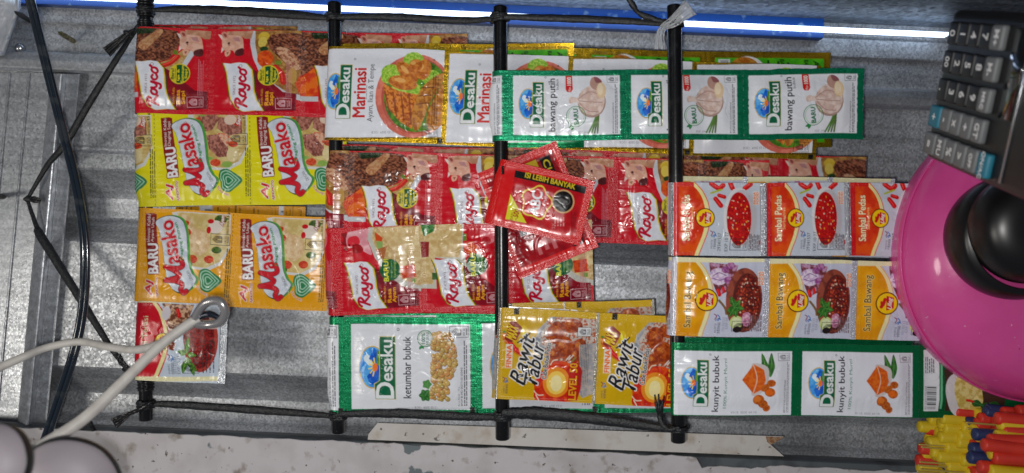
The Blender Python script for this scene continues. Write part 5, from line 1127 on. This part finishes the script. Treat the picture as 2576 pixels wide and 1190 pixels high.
# ------------------------------------------------------------------ bundle of coloured sticks standing in front of the beam
stick_mats = {'yellow': mat('yellow_stick', (214, 186, 32), .5, 0, ((196, 160, 26), 60, .4, .7)), 'red': mat('red_stick', (206, 52, 34), .5, 0, ((180, 38, 28), 60, .4, .7)), 'blue': mat('blue_stick', (34, 48, 92), .5)}
M_STK = mat('bare_stick', (200, 176, 92), .4, .4)
rg = random.Random(21); SM = {}
for cname, m in stick_mats.items():
    r = .0046; prof_ = [(0, 0), (r * .62, 0), (r * .9, .0005), (r, .0016), (r, .15)]
    SM[cname] = lathe('sleeve_' + cname, prof_, 12); SM[cname].materials.append(m)
SM['wire'] = lathe('wire', [(0, 0), (.0006, .0004), (.0007, .001), (.0007, .15)], 8); SM['wire'].materials.append(M_STK)
for me in SM.values(): me.polygons.foreach_set('use_smooth', [True] * len(me.polygons))
spots = []
for j in range(62):
    row = j % 10; dep = j // 10
    y = 1034 + row * 17 + rg.uniform(-5, 5) + (dep % 2) * 8
    x = 2316 + dep * 34 + rg.uniform(-6, 22) - 8 * math.sin(row / 9 * 3.1) + (18 if row < 1 else 0)
    cn = 'yellow' if (x < 2450 or rg.random() < .45) else 'red'
    if y < 1040: cn = rg.choice(['red', 'blue', 'red'])
    if x > 2430 and y > 1105: cn = 'red'
    if rg.random() < .04: cn = 'blue'
    if x < 2330 and rg.random() < .35: cn = 'red'
    spots.append((x, y, .055 + dep * .0065, cn))
spots += [(2312, 1128, .06, 'red'), (2448, 1092, .10, 'blue'), (2440, 1128, .10, 'blue'), (2436, 1150, .105, 'blue'), (2400, 1034, .07, 'red'), (2480, 1030, .08, 'blue'), (2520, 1052, .10, 'yellow'), (2520, 1085, .11, 'red')]
spots += [(2462 + rg.uniform(-6, 60), 1096 + q * 11, .112 + .004 * (q % 3), 'red' if q % 4 else 'yellow') for q in range(9)] + [(2490 + rg.uniform(0, 30), 1052 + q * 16, .108, 'yellow' if q % 2 else 'red') for q in range(4)]
spots += [(2322 + rg.uniform(-6, 60), 1040 + q * 12, .066 + .004 * (q % 2), 'yellow') for q in range(13)]
LB = {'yellow': 'yellow sleeved thin stick standing in the bundle under the pink basin', 'red': 'red sleeved thin stick standing in the bundle under the pink basin', 'blue': 'dark blue sleeved thin stick standing in the bundle under the pink basin'}
for x, y, d, cn in spots:
    t = math.radians(rg.uniform(-1, 5)); e = empty('coloured_stick', W(x, y, d), basis(ROLL + t) @ Matrix(((0, 0, 1), (1, 0, 0), (0, 1, 0))))
    o = link('sleeve', SM[cn], None, e); tag(e, LB[cn], 'stick', cn + ' sticks in the bundle')
for x, y, d in [(2330, 1030, .062), (2400, 1035, .072), (2430, 1063, .095), (2432, 1078, .095), (2310, 1118, .07), (2316, 1124, .07), (2312, 1162, .07), (2308, 1170, .072), (2314, 1180, .074), (2306, 1186, .07)]:
    e = empty('bare_stick', W(x, y, d), basis(ROLL + math.radians(rg.uniform(0, 3))) @ Matrix(((0, 0, 1), (1, 0, 0), (0, 1, 0))))
    link('wire', SM['wire'], None, e); tag(e, 'thin brassy bare stick among the coloured sleeved sticks', 'stick', 'bare sticks in the bundle')

# ------------------------------------------------------------------ pale rounded lamp shades, close to the viewer
M_SH = mat('pale_plastic', (158, 150, 156), .55, 0, ((148, 140, 147), 16, .4, .7)); M_RIM = mat('dark_rim', (26, 26, 28), .4)
def shade(label, v, d, R, tilt):
    c = W(v[0], v[1], d); r = R * kd(d)
    e = empty('lamp_shade', c, Matrix(((1, 0, 0), (0, 0, -1), (0, 1, 0))) @ Matrix.Rotation(math.radians(tilt[0]), 3, 'X') @ Matrix.Rotation(math.radians(tilt[1]), 3, 'Y'))
    link('dome', lathe('dome', smooth_prof([(.0004, r * .62), (r * .35, r * .57), (r * .70, r * .40), (r * .93, r * .14), (r * .985, -.001)], 8), 64), M_SH, e, True)
    link('dark_rim', lathe('dark_rim', smooth_prof([(r * .978, .0015), (r * .995, .001), (r * 1.0, -.001), (r * .985, -.003), (r * .95, -.004)], 6), 64), M_RIM, e, True)
    link('collar', lathe('collar', smooth_prof([(r * .30, r * .585), (r * .34, r * .60), (r * .36, r * .575)], 4), 40), M_SH, e, True)
    tag(e, label, 'lamp shade', 'pale shades below the cable'); return e
shade('pale grey domed lamp shade with a dark rim crossed by the white cable', (172, 1222, ), .26, 128, (8, -10))
shade('pale lamp shade with dark rim, only its edge showing beside the cable', (-20, 1168), .30, 104, (-10, 12))
